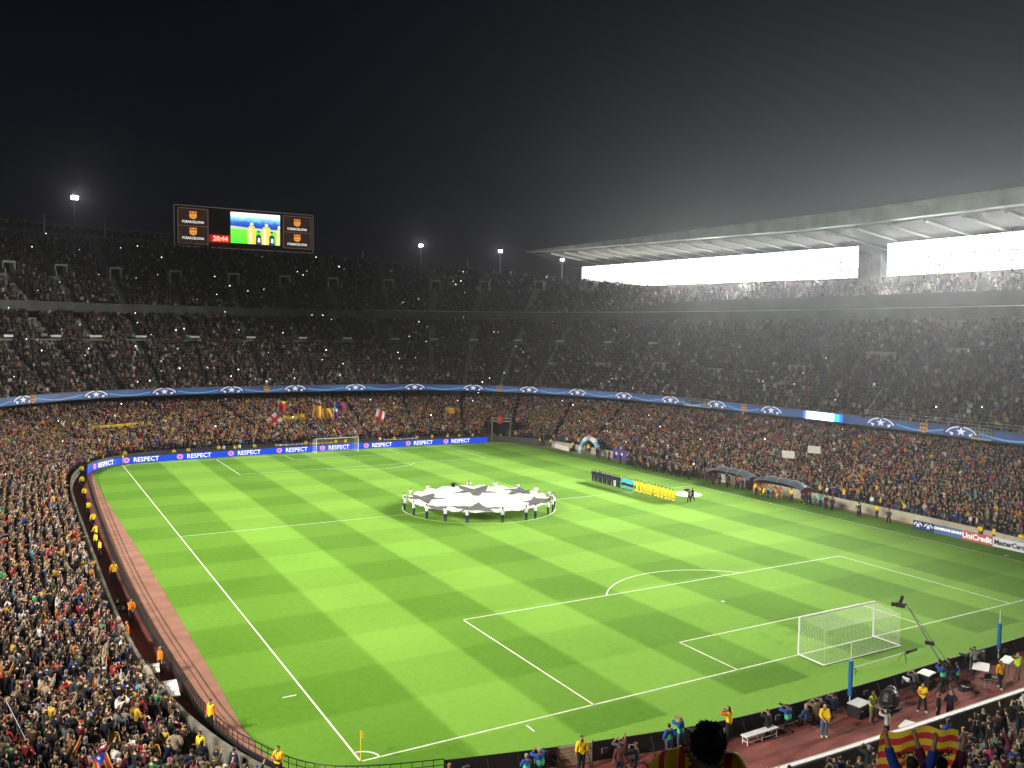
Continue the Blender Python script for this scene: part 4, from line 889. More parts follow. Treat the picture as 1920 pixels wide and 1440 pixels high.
def dugout(y0, y1, lb):
    t = thing('dugout', (39.6, (y0+y1)/2, 0), lb, 'dugout', 'team dugouts along the main stand touchline'); h = abs(y1-y0)/2; m_ = 8
    prof = [(-1.75, 1.95), (-1.45, 2.25), (-.8, 2.45), (0, 2.35), (.8, 1.9), (1.3, 1.2), (1.5, .0)]
    b = MB(); vs = [];  n = len(prof)
    for k in range(m_+1):
        y = -h+2*h*k/m_; e = 1-.25*(abs(y)/h)**4
        vs += [(x, y, z*e if i < 5 else z) for i, (x, z) in enumerate(prof)]
    b.add(vs, [(n*k+i, n*k+i+1, n*k+n+i+1, n*k+n+i) for k in range(m_) for i in range(n-1)])
    b.build('canopy', mat('canopy_blue', (.10, .13, .16), .3, spec=.5), t, smooth=True)
    for k in range(0, m_+1, 2):
        y = -h+2*h*k/m_; e = 1-.25*(abs(y)/h)**4; b = MB(); b.path([(x, y, z*(e if i < 5 else 1)+.04) for i, (x, z) in enumerate(prof)], .05, 5); b.build('canopy_rib', STEEL, t)
    for s_ in (1, -1):
        b = MB(); pr_ = [(x, z*.75 if i < 5 else z) for i, (x, z) in enumerate(prof)]+[(-1.0, 0)]; n2 = len(pr_)
        b.add([(x, s_*h, z) for x, z in pr_]+[(x, s_*(h-.06), z) for x, z in pr_], [tuple(range(n2)), tuple(range(n2, 2*n2))]+[(i, (i+1) % n2, n2+(i+1) % n2, n2+i) for i in range(n2)]); b.build('side_panel', mat('dugout_maroon', (.22, .05, .04), .6), t)
    for k in range(int(2*h/.75)):
        y = -h+.6+k*.75; 
        if y > h-.5: break
        b = MB(); b.box((.45, y, .42), (.5, .55, .12)); b.box((.72, y, .8), (.12, .55, .75)); b.build('seat', mat('dugout_seat', (.35, .04, .04), .5), t)
dugout(1.9, -6.0, 'blue curved team dugout nearer the halfway line'); dugout(-7.2, -15.2, 'blue curved team dugout nearer the near goal line')

# fourth-official table / pitch mat
mt = MB(); mt.prism([(28.6+1.9*cos(k*pi/16), -4.6+1.9*sin(k*pi/16)) for k in range(32)], .004, .03); o = mt.build('round_mat', mat('white_mat', (.72, .71, .66), .9)); tag(o, 'round white mat lying on the grass behind the line of players', 'mat')

# ------------------------------------------------------------------ behind the near goal
def bench(x, y, rz, L_=2.35):
    t = thing('bench', (x, y, 0), 'long low white bench standing on the red walkway behind the black boards', 'bench', None, rz)
    b = MB(); b.box((0, 0, .45), (L_, .42, .05)); b.build('seat', WHITE, t)
    for q in (-1, 0, 1): b = MB(); b.tube((q*L_*.45, -.17, 0), (q*L_*.45, -.17, .43), .025, n=5); b.tube((q*L_*.45, .17, 0), (q*L_*.45, .17, .43), .025, n=5); b.tube((q*L_*.45, -.17, .15), (q*L_*.45, .17, .15), .02, n=5); b.build('leg', WHITE, t)
    b = MB(); b.tube((-L_*.45, -.17, .15), (L_*.45, -.17, .15), .02, n=5); b.tube((-L_*.45, .17, .15), (L_*.45, .17, .15), .02, n=5); b.build('stretcher', WHITE, t)
bench(-15.0, -60.1, .02)
def table(x, y, rz, lb, w=1.3, d=.7, h=.74, m=WHITE):
    t = thing('folding_table', (x, y, 0), lb, 'table', None, rz)
    b = MB(); b.box((0, 0, h), (w, d, .045)); b.build('table_top', m, t)
    for sx in (-1, 1):
        for sy in (-1, 1): b = MB(); b.tube((sx*w*.44, sy*d*.4, 0), (sx*w*.44, sy*d*.4, h-.02), .02, n=5); b.build('leg', DARK, t)
table(3.3, -60.6, .5, 'white folding table beside two black chairs on the red walkway', 1.5, .9)
table(5.9, -60.7, .3, 'white table at the right edge behind the boards', 1.5, .6)
table(-41.45, -37.3, 1.45, 'white table on the left walkway behind the black barrier, farther of two', 1.5, .75); table(-41.0, -40.9, 1.5, 'wide white table on the left walkway behind the black barrier, nearer of two', 2.4, .85)
def chair(x, y, rz, lb):
    t = thing('chair', (x, y, 0), lb, 'chair', 'black chairs by the folding table', rz)
    b = MB(); b.box((0, 0, .45), (.45, .45, .05)); b.build('seat', BLACK, t); b = MB(); b.box((0, .22, .72), (.44, .04, .35)); b.build('backrest', BLACK, t)
    for sx in (-1, 1):
        for sy in (-1, 1): b = MB(); b.tube((sx*.2, sy*.2, 0), (sx*.2, sy*.2, .45 if sy < 0 else .85), .015, n=4); b.build('leg', STEEL, t)
chair(2.3, -61.5, 2.8, 'black folding chair, nearest the crane'); chair(3.1, -61.75, 3.1, 'black folding chair, nearer the steward in orange')
def case(x, y, rz, d, lb, top, name='equipment_case'):
    t = thing(name, (x, y, 0), lb, 'equipment case', None, rz); b = MB(); b.box((0, 0, d[2]/2), (d[0], d[1], d[2]-.08)); b.build('case_body', BLACK, t)
    b = MB(); b.box((0, 0, d[2]-.02), (d[0]+.04, d[1]+.04, .06)); b.build('lid', top, t)
    for q in (-1, 1): b = MB(); b.box((q*d[0]*.3, -d[1]/2-.02, d[2]*.6), (.14, .03, .06)); b.build('handle', STEEL, t)
case(-7.95, -60.6, .15, (1.1, .75, .75), 'grey topped equipment case beside the left net post', mat('grey_lid', (.42, .43, .43), .5))
case(-1.1, -59.95, .2, (.9, .7, .95), 'tall black case with white lid against the boards', WHITE)
case(-6.8, -61.1, -.2, (1.0, .8, .6), 'black equipment case behind the hi-vis steward', BLACK)
t = thing('floor_tray', (-6.7, -62.75, 0), 'flat white panel lying on the walkway by the stand wall', 'panel'); b = MB(); b.box((0, 0, .06), (1.1, .6, .08), rz=.3); b.build('panel', WHITE, t); b = MB(); b.box((0, 0, .015), (.9, .4, .02), rz=.3); b.build('batten', DARK, t)
# draped gear pile: a tarpaulin over a trolley
t = thing('covered_trolley', (-5.75, -60.9, 0), 'bulky camera trolley under a black cover right of the hi-vis steward', 'trolley')
b = MB(); b.ball((0, 0, .62), (.62, .5, .6), 12, 8); b.ball((.25, .1, 1.0), (.35, .3, .3), 8, 6); b.build('cover', mat('tarpaulin', (.02, .021, .023), .45, spec=.5, noise=.4, nscale=4, bump=.8), t); b = MB(); b.box((0, 0, .1), (1.2, .8, .1)); [b.tube((sx*.5, sy*.3-.04, .08), (sx*.5, sy*.3+.04, .08), .09, n=8) for sx in (-1, 1) for sy in (-1, 1)]; b.build('trolley_base', DARK, t)
def tripod(x, y, rz, lb, h=1.45, camm=BLACK, gr='tripod cameras behind the boards'):
    t = thing('tripod_camera', (x, y, 0), lb, 'camera', gr, rz); t.scale = (.78,)*3
    for k in range(3): a = k*2.1; b = MB(); b.tube((0, 0, h-.25), (.38*cos(a), .38*sin(a), 0), .025, .018, 5); b.build('leg', DARK, t)
    b = MB(); b.tube((0, 0, h-.3), (0, 0, h), .03, n=6); b.build('column', DARK, t)
    b = MB(); b.box((0, -.03, h+.12), (.16, .42, .2)); b.box((0, -.28, h+.26), (.06, .1, .1)); b.build('camera_body', camm, t); b = MB(); b.tube((0, .15, h+.12), (0, .48, h+.12), .07, .09, 10); b.build('lens', camm, t)
tripod(-3.5, -60.35, -.4, 'camera on tripod with white rain cover, between the two cases', 1.3, mat('rain_cover', (.6, .6, .6), .6))
tripod(-19.2, -59.7, .1, 'camera on tripod between two photographers in blue and green bibs'); tripod(-26.7, -57.7, .3, 'camera on tripod right of the crouching photographers at the bottom edge', 1.2)
tripod(-16.2, -59.0, .2, 'camera on tripod leaning on the boards beside the long white bench'); tripod(3.0, -59.75, .2, 'camera on tripod beside the pale panel')
tripod(-12.2, -59.2, .1, 'long lens camera held up by the kneeling photographers', 1.0)
# jib crane
t = thing('camera_crane', (-.8, -61.05, 0), 'long black camera crane reaching up over the goal line with a camera at its tip', 'camera crane')
o_ = Vector((-.8, -61.05, 0)); P = [Vector(p)-o_ for p in ((-2.05, -59.05, 5.05), (-1.0, -60.65, 1.95), (-.8, -61.05, 1.35), (-.3, -61.75, .4))]
b = MB(); b.tube(P[0], P[1], .035, .055, 6); b.build('boom', mat('boom_grey', (.2, .2, .2), .5), t); b = MB(); b.tube(P[1], P[3], .09, .1, 6); b.build('boom_tail', DARK, t)
b = MB(); b.tube(P[0]+Vector((0, 0, .0)), P[2]+Vector((0, 0, .55)), .012, n=4); b.tube(P[2]+Vector((0, 0, .55)), P[3], .012, n=4); b.tube(P[2], P[2]+Vector((0, 0, .55)), .02, n=4); b.build('stay_cable', DARK, t)
b = MB(); b.box(P[3]+Vector((0, 0, .05)), (.32, .3, .3)); b.box(P[3]+Vector((.05, -.2, .1)), (.2, .2, .25)); b.build('counterweight', BLACK, t)
b = MB(); b.tube(P[0], P[0]+Vector((-.12, .1, -.28)), .05, n=6); b.box(P[0]+Vector((-.2, .2, -.12)), (.3, .5, .26), rz=.5); b.tube(P[0]+Vector((-.3, .4, -.12)), P[0]+Vector((-.5, .62, -.14)), .1, .13, 8); b.box(P[0]+Vector((-.28, .1, .25)), (.1, .16, .5), rx=.3); b.build('remote_camera', BLACK, t)
b = MB(); b.box(P[0].lerp(P[1], .72)+Vector((0, 0, .05)), (.22, .5, .22), rz=.5); b.build('monitor', BLACK, t)
b = MB()
for k in range(3): a = k*2.1+.4; b.tube((0, 0, 1.2), (.6*cos(a), .6*sin(a), .02), .045, n=5)
b.tube((0, 0, .9), (0, 0, 1.4), .09, n=8); b.build('tripod_base', DARK, t)
t = thing('boom_microphone', (-.5, -56.4, 0), 'long white boom pole lying low over the grass behind the near goal', 'boom pole')
b = MB(); b.tube((-3.0, .1, .32), (2.6, -.2, .62), .028, n=5); b.build('pole', WHITE, t); b = MB(); b.tube((2.4, -.2, .6), (3.1, -.25, .66), .09, n=6); b.box((2.2, -.2, .6), (.2, .15, .2)); b.build('microphone', BLACK, t)
b = MB(); [b.tube((-2.5, .1, .35), (-2.5+.3*cos(k*2.1), .1+.3*sin(k*2.1), 0), .015, n=4) for k in range(3)]; [b.tube((2.0, -.15, .6), (2.0+.35*cos(k*2.1), -.15+.35*sin(k*2.1), 0), .015, n=4) for k in range(3)]; b.build('stand', DARK, t)
# low folding stools and bags along the left walkway
for k, (x, y) in enumerate([(-41.9, -20.5), (-41.7, -22.6), (-41.6, -35.0), (-41.0, -45.2)]):
    t = thing('kit_bag', (x, y, 0), 'black kit bag on the left walkway, %s towards the near corner' % nth(k+1), 'bag', 'bags on the left walkway')
    b = MB(); b.ball((0, 0, .2), (.26, .5, .22), 10, 6); b.build('bag_body', BLACK, t); b = MB(); b.path([(0, -.25, .38), (0, -.1, .5), (0, .1, .5), (0, .25, .38)], .02, 4); b.build('strap', DARK, t)
# white coping on the near stand wall and rails
s = MB(); I_ = [i for i in range(NS) if RIB0[i][1] < -70 and -45 < RIB0[i][0] < 40]; 
WQ = sorted([WALL[i] for i in I_], key=lambda p: p[0]); strip_wall(s, WQ, 1.15, 1.24, .24); tagc = s.build('wall_coping', WHITE, bowl)
# tunnel gate in the far right corner of the lower tier
gi = 194; gp_ = WALL[206]; t = thing('corner_gate', (33.4, 54.6, 0), 'dark vehicle gate with red sign in the far right corner of the lower tier', 'gate', None, -.55)
b = MB(); b.box((0, 2.4, 1.9), (3.2, 4.4, 3.7)); b.build('dark_tunnel', BLACK, t)  # solid black block stands for the unlit tunnel
for q in (-1, 1): b = MB(); b.box((q*1.75, 1.6, 2.0), (.2, 4.8, 3.9)); b.build('side_wall', CONC, t)
b = MB(); b.box((0, -.35, 3.9), (3.7, .12, .2)); b.box((0, -.35, 4.5), (3.7, .12, .1)); b.build('rail', STEEL, t); b = MB(); b.box((-.3, -.5, 4.2), (.9, .1, 1.4)); b.build('red_sign', RED, t)
b = MB(); b.box((-.3, -.57, 4.3), (.4, .04, .4)); b.build('sign_mark', mat('pale_red', (.6, .2, .15)), t)

# ------------------------------------------------------------------ flags and banners among the far crowd
def wave_flag(loc, w, h, rz, mats, pat, lb, pole=True, tilt=.0, amp=.18, name='flag'):
    t = thing(name, loc, lb, 'flag', None, rz); n = 18; m_ = 12; b = MB(); vs = []
    for j in range(m_+1):
        for i in range(n+1):
            u, v = i/n, j/m_; vs.append((w*u*cos(tilt)-h*v*sin(tilt), amp*sin(u*7+v*2)*u+.05*sin(v*9), h*v*cos(tilt)+w*u*sin(tilt)+.06*sin(u*6)))
    b.v = vs
    for j in range(m_):
        for i in range(n): b.f.append((j*(n+1)+i, j*(n+1)+i+1, (j+1)*(n+1)+i+1, (j+1)*(n+1)+i)); b.m.append(pat((i+.5)/n, (j+.5)/m_))
    b.build('cloth', mats, t, smooth=True)
    if pole: q = MB(); q.tube((0, 0, -1.8), (-h*sin(tilt), 0, h*cos(tilt)+.2), .03, n=5); q.build('pole', WHITE, t)
    return t
FW = mat('flag_white', (.7, .68, .65), .9); FR = mat('flag_red', (.55, .04, .05), .9); FO = mat('flag_orange', (.75, .32, .03), .9); FY = mat('flag_yellow', (.72, .5, .04), .9); FB = mat('flag_blue', (.03, .06, .4), .9); FP = mat('flag_maroon', (.3, .03, .08), .9); FK = mat('flag_black', (.02, .02, .02), .9)
geo = lambda u, v: 1 if abs(u-.5) < .11 or abs(v-.5) < .13 else 0
wave_flag((-6.1, 70.5, 2.6), 2.2, 2.2, 0, [FW, FR], geo, 'white diamond held flag with a red cross behind the boards left of the far goal', True, .78, .05)
wave_flag((12.2, 68.5, 2.4), 2.0, 3.6, 0, [FW, FR], lambda u, v: 1 if abs(u-.5) < .14 or abs(v-.45) < .12 else 0, 'tall white flag with a red cross right of the far goal', True, -.35, .25)
wave_flag((-4.0, 73.5, 3.4), 3.4, 1.5, .0, [FO, FY], lambda u, v: 1 if int(v*5) % 2 else 0, 'wide orange flag sagging across the far crowd', False, -.25, .3); wave_flag((-1.2, 73.5, 2.9), 2.6, 1.8, 0, [FO, FY], lambda u, v: 1 if int(v*5) % 2 else 0, 'orange flag on a blue pole right of the cross flag', True, .2, .3)
wave_flag((1.7, 73, 4.2), 1.9, 2.4, 0, [FO, FY], lambda u, v: int(u*5) % 2, 'waving gold and orange flag over the far goal, left one', True, -.2, .4); wave_flag((4.3, 73.6, 3.0), 2.0, 2.6, 0, [FY, FO], lambda u, v: int(u*5) % 2, 'waving gold flag over the far goal, right one', True, .15, .4)
wave_flag((6.3, 73.0, 2.4), 1.0, 3.2, 0, [FP, FB, FW], lambda u, v: 2 if v > .8 else int(u*4) % 2, 'narrow red and blue striped flag over the far goal', True, .1, .15)
wave_flag((7.4, 76, 5.0), 2.3, 1.6, 0, [FP, FB], lambda u, v: 1 if u < .45 else 0, 'small blue and maroon flag above the white round placard', True, .1, .2)
wave_flag((-3.6, 78, 5.2), 1.6, 2.0, 0, [FR, FY], lambda u, v: 1 if v > .75 else 0, 'small red flag high behind the wide orange flag', True, -.1, .2)
wave_flag((27, 66, 4.6), 1.8, 1.2, -.3, [FO, FY], lambda u, v: int(v*4) % 2, 'small orange flag beside the dark corner gate', True, 0, .2)
t = thing('placard', (9.3, 75, 3.2), 'white double round placard with black marks above the far goal', 'placard')
for q in (-.85, .85): b = MB(); b.prism([(q+.95*cos(a*pi/8), .95*sin(a*pi/8)) for a in range(16)], -.02, .02); o = b.build('disc', FW, t); o.rotation_euler = (pi/2, 0, 0); o.location.z = q*.2; o.location.y = -.05 if q > 0 else 0
for q, zz in ((-.85, -.17), (.85, .17)): b = MB(); b.box((q, -.12, zz), (.6, .03, .25)); b.box((q+.1, -.12, zz+.2), (.25, .03, .3)); b.build('mark', FK, t)
def long_banner(p0, p1, z, h, m, lb, stripes=None, tilt=0):
    t = thing('cloth_banner', ((p0[0]+p1[0])/2, (p0[1]+p1[1])/2, z), lb, 'banner', None, atan2(p1[1]-p0[1], p1[0]-p0[0])); L_ = hypot(p1[0]-p0[0], p1[1]-p0[1]); n = 40; b = MB(); b.v = [(L_*(i/n-.5), .06*sin(i*.9), h*v-.08*sin(pi*i/n)) for v in (0, .5, 1) for i in range(n+1)]
    for v in (0, 1):
        for i in range(n): b.f.append((v*(n+1)+i, v*(n+1)+i+1, (v+1)*(n+1)+i+1, (v+1)*(n+1)+i)); b.m.append(stripes(i, v) if stripes else 0)
    b.build('cloth', m, t); q = MB(); q.tube((-L_/2, .05, h), (L_/2, .05, h), .02, n=4); q.build('rope', DARK, t)
long_banner((-37.5, 68.5), (-28.5, 72.5), 3.6, .95, [FY, mat('banner_brown', (.3, .2, .05))], 'long yellow banner with small dark marks hung in the far left lower tier', lambda i, v: 1 if (i % 3 == 0 and v == 0) else 0)
long_banner((-9.0, 58.9), (-3.5, 58.95), .35, .75, [FW, FK, FR], 'white lettered cloth banner behind the boards left of the far goal', lambda i, v: [0, 1, 0, 0, 2, 0, 1][i % 7] if i > 16 else 0)
long_banner((-3.0, 58.95), (1.5, 59.0), .35, .7, [FO, FY], 'orange cloth banner behind the boards beside the white one', lambda i, v: i % 2)
long_banner((11, 58.95), (17.5, 58.85), .35, .7, [FW, FB], 'white and blue cloth banner behind the boards right of the far goal', lambda i, v: 1 if i % 5 == 2 else 0)
t = wave_flag((-46.0, -53.9, 3.6), .85, .75, -YAW, [mat('estelada_yellow', (.7, .45, .03)), FR, FB, FW], lambda u, v: 2 if (u < .62 and abs(v-.5) < .5*(1-u/.62) and not (abs(u-.2) < .07 and abs(v-.5) < .1)) else (3 if u < .3 and abs(v-.5) < .1 else int(v*9) % 2), 'small striped flag with blue triangle and white star held in the left stand', False, -1.15, .04)
HR = [(-48.9, -48.6, 4.6), (-48.0, -53.0, 4.0), (-45.2, -36.3, 3.4), (-44.7, -41.4, 2.6)]
for A_, B_, lb in (((HR[0]), HR[1], 'thin white stair handrail at the left edge of the lower left stand'), (HR[2], HR[3], 'dark stair handrail among spectators in the lower left stand')):
    A_, B_ = Vector(A_), Vector(B_); t = thing('handrail', A_, lb, 'handrail'); L_ = B_-A_
    b = MB(); b.tube((0, 0, 0), L_, .018, n=6); b.build('rail', STEEL if 'white' in lb else DARK, t)
    for q in (0, .33, .66, 1): b = MB(); b.tube(L_*q, L_*q-Vector((0, 0, 1.0)), .03, n=5); b.build('post', DARK, t)
# placards held in the right lower tier, camera boom over the ribbon, camera platforms
for k, (x, y, z, rz, lb) in enumerate([(45.0, -6.5, 4.6, .6, 'white blank placard held up above the dugouts, left one'), (47.5, -8.8, 5.4, .6, 'white blank placard held up above the dugouts, upper right one')]):
    t = thing('placard', (x, y, z), lb, 'placard', None, -pi/2+.5); b = MB(); b.box((0, 0, 0), (1.7, .03, 1.0)); b.build('card', FW, t); b = MB(); b.tube((-.5, .05, -.9), (-.5, .05, -.3), .03, n=4); b.build('stick', DARK, t)
c_ = off(121, 0); t = thing('camera_boom', (*c_, 9.4), 'thin pale camera boom slanting up from the ribbon right of its glaring blue panel', 'camera boom')
b = MB(); b.tube((0, 0, 0), (6.2, 1.5, 4.2), .06, .05, 5); b.build('arm', WHITE, t); b = MB(); b.box((-.1, 0, .0), (.4, .4, .5)); b.build('mount', BLACK, t)
for i0, i1, lb in ((152.8, 159.3, 'open camera platform with railings left of the star on the ribbon'), (101.1, 103.9, 'railed camera platform breaking the ribbon near the right edge')):
    c_ = rpt(i0, 0, 16); t = thing('camera_platform', (c_[0], c_[1], 8), lb, 'camera platform')
    rr = lambda s, d, z: tuple(a-b for a, b in zip(rpt(s, d, z+8), (c_[0], c_[1], 8)))
    for zz in (9.0, 9.5): b = MB(); b.path([rr(i0+(i1-i0)*k/5, .35, zz) for k in range(6)], .035, 4); b.build('rail', STEEL, t)
    b = MB(); b.path([rr(i0+(i1-i0)*k/5, .2, 8.1) for k in range(6)], .16, 4); b.build('deck_edge', CONC_L, t)
    for k in range(6): b = MB(); s_ = i0+(i1-i0)*k/5; b.tube(rr(s_, .35, 8.1), rr(s_, .35, 9.5), .03, n=4); b.build('upright', STEEL, t)
    if i0 > 150: b = MB(); b.box(rr(157.3, .3, 8.7), (1.0, .5, .8), rz=.9); b.build('blue_box', mat('box_blue', (.05, .25, .5)), t)
s = thing('tier_rail', (0, 0, 0), 'grey handrail above the ribbon at the right edge', 'railing')
for zz in (9.8, 10.25): b = MB(); b.path([(*off(i, .1), zz) for i in range(70, 122, 3)], .035, 4); b.build('rail', STEEL, s)
for i in range(70, 122, 3): b = MB(); b.tube((*off(i, .1), 9.4), (*off(i, .1), 10.25), .03, n=4); b.build('upright', STEEL, s)

# ------------------------------------------------------------------ named people
ORG = (.8, .21, .008); YLW = (.8, .58, .015); HIV = (.5, .72, .04); NVY = (.015, .02, .06); BLK = (.015, .015, .018); JEAN = (.08, .11, .2); KHA = (.16, .12, .07); BIBB = (.02, .08, .35); BIBG = (.08, .6, .25)
rp = random.Random(5)
SK = [(.42, .26, .15), (.48, .31, .18), (.35, .2, .11), (.28, .16, .09), (.46, .29, .18)]
HC = [(.012, .009, .008), (.03, .018, .01), (.06, .035, .015), (.015, .012, .012), (.2, .13, .06), (.22, .21, .2)]
def P_(x, y, rz, lb, grp=None, z=0, **k):
    k.setdefault('skin', rp.choice(SK)); k.setdefault('hairc', rp.choice(HC[:4])); k.setdefault('scale', rp.uniform(.96, 1.04)); k.setdefault('hair', rp.choice(['short', 'short', 'short', 'bald', 'cap']))
    return make_person((x, y, z), rz, lb, grp, **k)
LEFTW = pi/2; RIGHTW = -pi/2      # body faces +y at rz 0; rz=pi/2 faces -x (left), -pi/2 faces +x
# stewards on the left walkway, watching the crowd or the pitch
GS = 'stewards in orange and yellow jackets along the left walkway'
LS = [(-39.75, -45.9, 'stand', 2.0, 'standing beside the barrier nearest the corner'), (-40.9, -49.4, 'crossed', 2.2, 'at the bottom edge beside the corner barrier'), (-40.9, -36.4, 'stand', 1.8, 'by the far white table'), (-41.35, -25.6, 'behind', .4, 'walking away between barrier and wall'),
      (-42.15, -30.8, 'front', 1.4, 'leaning by the crowd wall'), (-41.45, -14.5, 'stand', .2, 'alone halfway along the walkway'), (-41.75, -5.3, 'stand', 1.2, 'nearest of three in a tight row'), (-41.85, -2.0, 'stand', 1.0, 'in the middle of three in a tight row'), (-41.6, 1.4, 'front', .9, 'farthest of three in a tight row'),
      (-41.35, 8.0, 'stand', .5, 'beyond the tight row of three'), (-41.3, 14.9, 'behind', .6, 'second beyond the row of three'), (-41.05, 24.7, 'stand', .5, 'third beyond the row of three'), (-40.75, 33.8, 'stand', .3, 'fourth beyond the row of three'), (-40.2, 43.0, 'stand', .3, 'by the left end of the blue board'),
      (-38.0, -52.5, 'clap', 2.4, 'at the bottom edge by the curved barrier'), (-31.7, -57.7, 'stand', 1.2, 'bareheaded at the bottom edge left of the boards')]
for k, (x, y, ps, rz, lb) in enumerate(LS):
    o_ = k in (0, 2, 3, 4, 5, 14)
    P_(x, y, rz, 'steward in %s jacket %s' % (('bright orange' if k in (2, 3, 4) else 'yellow and orange') if o_ else 'yellow', lb), GS, pose=ps, coat=ORG if o_ else YLW, tro=BLK, bulk=1.08, fine=k in (0, 1, 2, 15), vest=((.85, .5, .02) if k in (0, 5, 14) else None))
# spectators' stewards just inside the left wall
for k, (x, y) in enumerate([(-43.1, -41.1), (-43.3, -24.0), (-43.4, -14.1), (-43.2, 12.4), (-42.9, 31.9), (-43.1, 22.9), (-43.2, 4.2), (-43.5, -6.0)]):
    P_(x-.3, y, 1.6, 'steward in %s coat just inside the left crowd wall, %s from the near corner' % ('orange' if k % 2 else 'yellow', nth([1, 2, 3, 6, 8, 7, 5, 4][k])), 'stewards inside the left wall', z=.5, pose='stand', coat=ORG if k % 2 else YLW, tro=BLK)
FARS = [(-33.3, 55.9), (-26.0, 56.2), (-23.7, 56.8), (-18.9, 57.0), (-16.2, 57.2), (-13.0, 57.0), (-17.9, 57.6), (-15.3, 57.8), (-4.0, 57.6), (9.8, 57.9), (17.2, 57.9), (20.1, 57.5), (23.4, 57.6), (25.6, 57.0), (28.2, 56.4), (30.6, 55.9), (32.0, 55.0), (33.2, 54.3), (-36.7, 54.0), (-38.9, 51.4), (12.6, 57.8), (1.5, 57.9), (3.2, 57.7)]
order = sorted(range(len(FARS)), key=lambda k: FARS[k][0])
for r_, k in enumerate(order):
    x, y = FARS[k]; c = (.75, .05, .02) if k == 15 else ((.7, .7, .62) if k in (6, 7) else YLW); cn = {(.75, .05, .02): 'red', (.7, .7, .62): 'white'}.get(c, 'yellow')
    P_(x, y, rp.uniform(-.5, .5)+(pi if k % 4 == 0 else 0), 'steward in %s jacket behind the blue far boards, %s from the left' % (cn, nth(r_+1)), 'stewards behind the far boards', pose=rp.choice(['stand', 'behind', 'front']), coat=c, tro=BLK)
RY = [(38.6, 37.5), (39.0, 33.2), (39.0, 30.2), (39.2, 9.8), (39.2, 7.8), (36.5, -8.9), (36.6, -10.2), (37.2, -14.4), (38.4, -26.1), (39.0, -38.2), (39.1, -39.6), (39.1, -42.4), (36.6, 45.6), (37.4, 43.0), (39.3, 17.5)]
order = sorted(range(len(RY)), key=lambda k: -RY[k][1])
for r_, k in enumerate(order):
    x, y = RY[k]; P_(x, y, RIGHTW+rp.uniform(-.5, .5), 'steward in yellow jacket by the main stand wall, %s from the far corner' % nth(r_+1), 'stewards in yellow by the main stand', pose='front' if k in (6,) else rp.choice(['stand', 'behind', 'crossed']), legs='sit' if k == 6 else 'stand', coat=YLW, tro=BLK if k != 11 else (.02, .02, .02))
POL = [(37.8, 29.1), (37.4, 27.9), (37.4, 24.9), (36.7, 20.9), (37.2, 19.6), (36.4, 4.1), (37.4, 5.6), (38.0, 1.9), (36.7, -.7), (36.7, -1.9), (36.9, -3.2), (37.1, -4.8), (37.3, -5.7), (37.2, -17.1), (37.3, -19.7), (36.9, -21.0), (36.9, -24.9), (36.9, -28.8), (37.7, -24.1)]
order = sorted(range(len(POL)), key=lambda k: -POL[k][1])
for r_, k in enumerate(order):
    x, y = POL[k]; P_(x, y, rp.choice([RIGHTW, RIGHTW, LEFTW])+rp.uniform(-.4, .4), 'official in dark clothes by the right touchline, %s from the far corner' % nth(r_+1), 'officials in dark clothes by the right touchline', pose=rp.choice(['stand', 'behind', 'pockets', 'crossed']), legs=rp.choice(['stand', 'apart']), coat=rp.choice([BLK, NVY, (.03, .03, .035)]), tro=BLK, vest=HIV if k == 18 else None)
# photographers and children massed by the touchline
for k in range(24):
    u = k/23; x = 37.0+(k % 3)*.75+rp.uniform(-.15, .15); y = 19.0-13.0*u
    P_(x, y, LEFTW+rp.uniform(-.4, .4), 'photographer %s the line-up, %s from the tunnel arch' % (['crouching to shoot', 'standing to shoot', 'waiting behind'][k % 3], nth(k+1)), 'photographers massed by the halfway line', pose='camera' if k % 3 != 2 else 'stand', legs='kneel' if k % 3 == 0 else 'stand', coat=rp.choice([BLK, (.05, .05, .05), (.12, .1, .08), (.25, .23, .2), NVY, (.08, .12, .2), (.3, .08, .05)]), tro=BLK)
for k in range(18):
    x = 36.7+(k % 4)*.62+rp.uniform(-.1, .1); y = -8.5-(k//4)*1.0+rp.uniform(-.2, .2)
    c = rp.choice([ORG, (.6, .1, .08), (.75, .5, .05), (.05, .3, .32), (.5, .45, .4), NVY, (.6, .3, .1)])
    P_(x, y, LEFTW+rp.uniform(-.6, .6), 'child in bright kit huddled before the near dugout, %s row, %s place' % (nth(k//4+1), nth(k % 4+1)), 'children huddled by the dugout', coat=c, tro=rp.choice([BLK, (.5, .45, .4), (.3, .05, .05)]), shorts=True, scale=rp.uniform(.72, .85), hair=rp.choice(['short', 'long']), pose=rp.choice(['stand', 'onearm', 'front', 'clap']))
for k in range(7):
    P_(38.2+(k % 2)*.5, -.3-k*.95, LEFTW, 'squad member in dark tracksuit at the far dugout, %s from the halfway line' % nth(k+1), 'squad at the dugout', coat=NVY if k != 4 else (.7, .05, .04), tro=NVY, pose=rp.choice(['stand', 'behind', 'crossed']))
for k in range(6): P_(37.7, -15.8-k*.9, RIGHTW+rp.uniform(-.5, .5), 'photographer with vest beyond the near dugout, %s from it' % nth(k+1), 'photographers beyond the near dugout', coat=rp.choice([BLK, (.03, .2, .18), (.1, .1, .1)]), tro=BLK, pose=rp.choice(['camera', 'stand']), legs=rp.choice(['stand', 'kneel']), vest=(.05, .35, .3) if k % 2 else None)
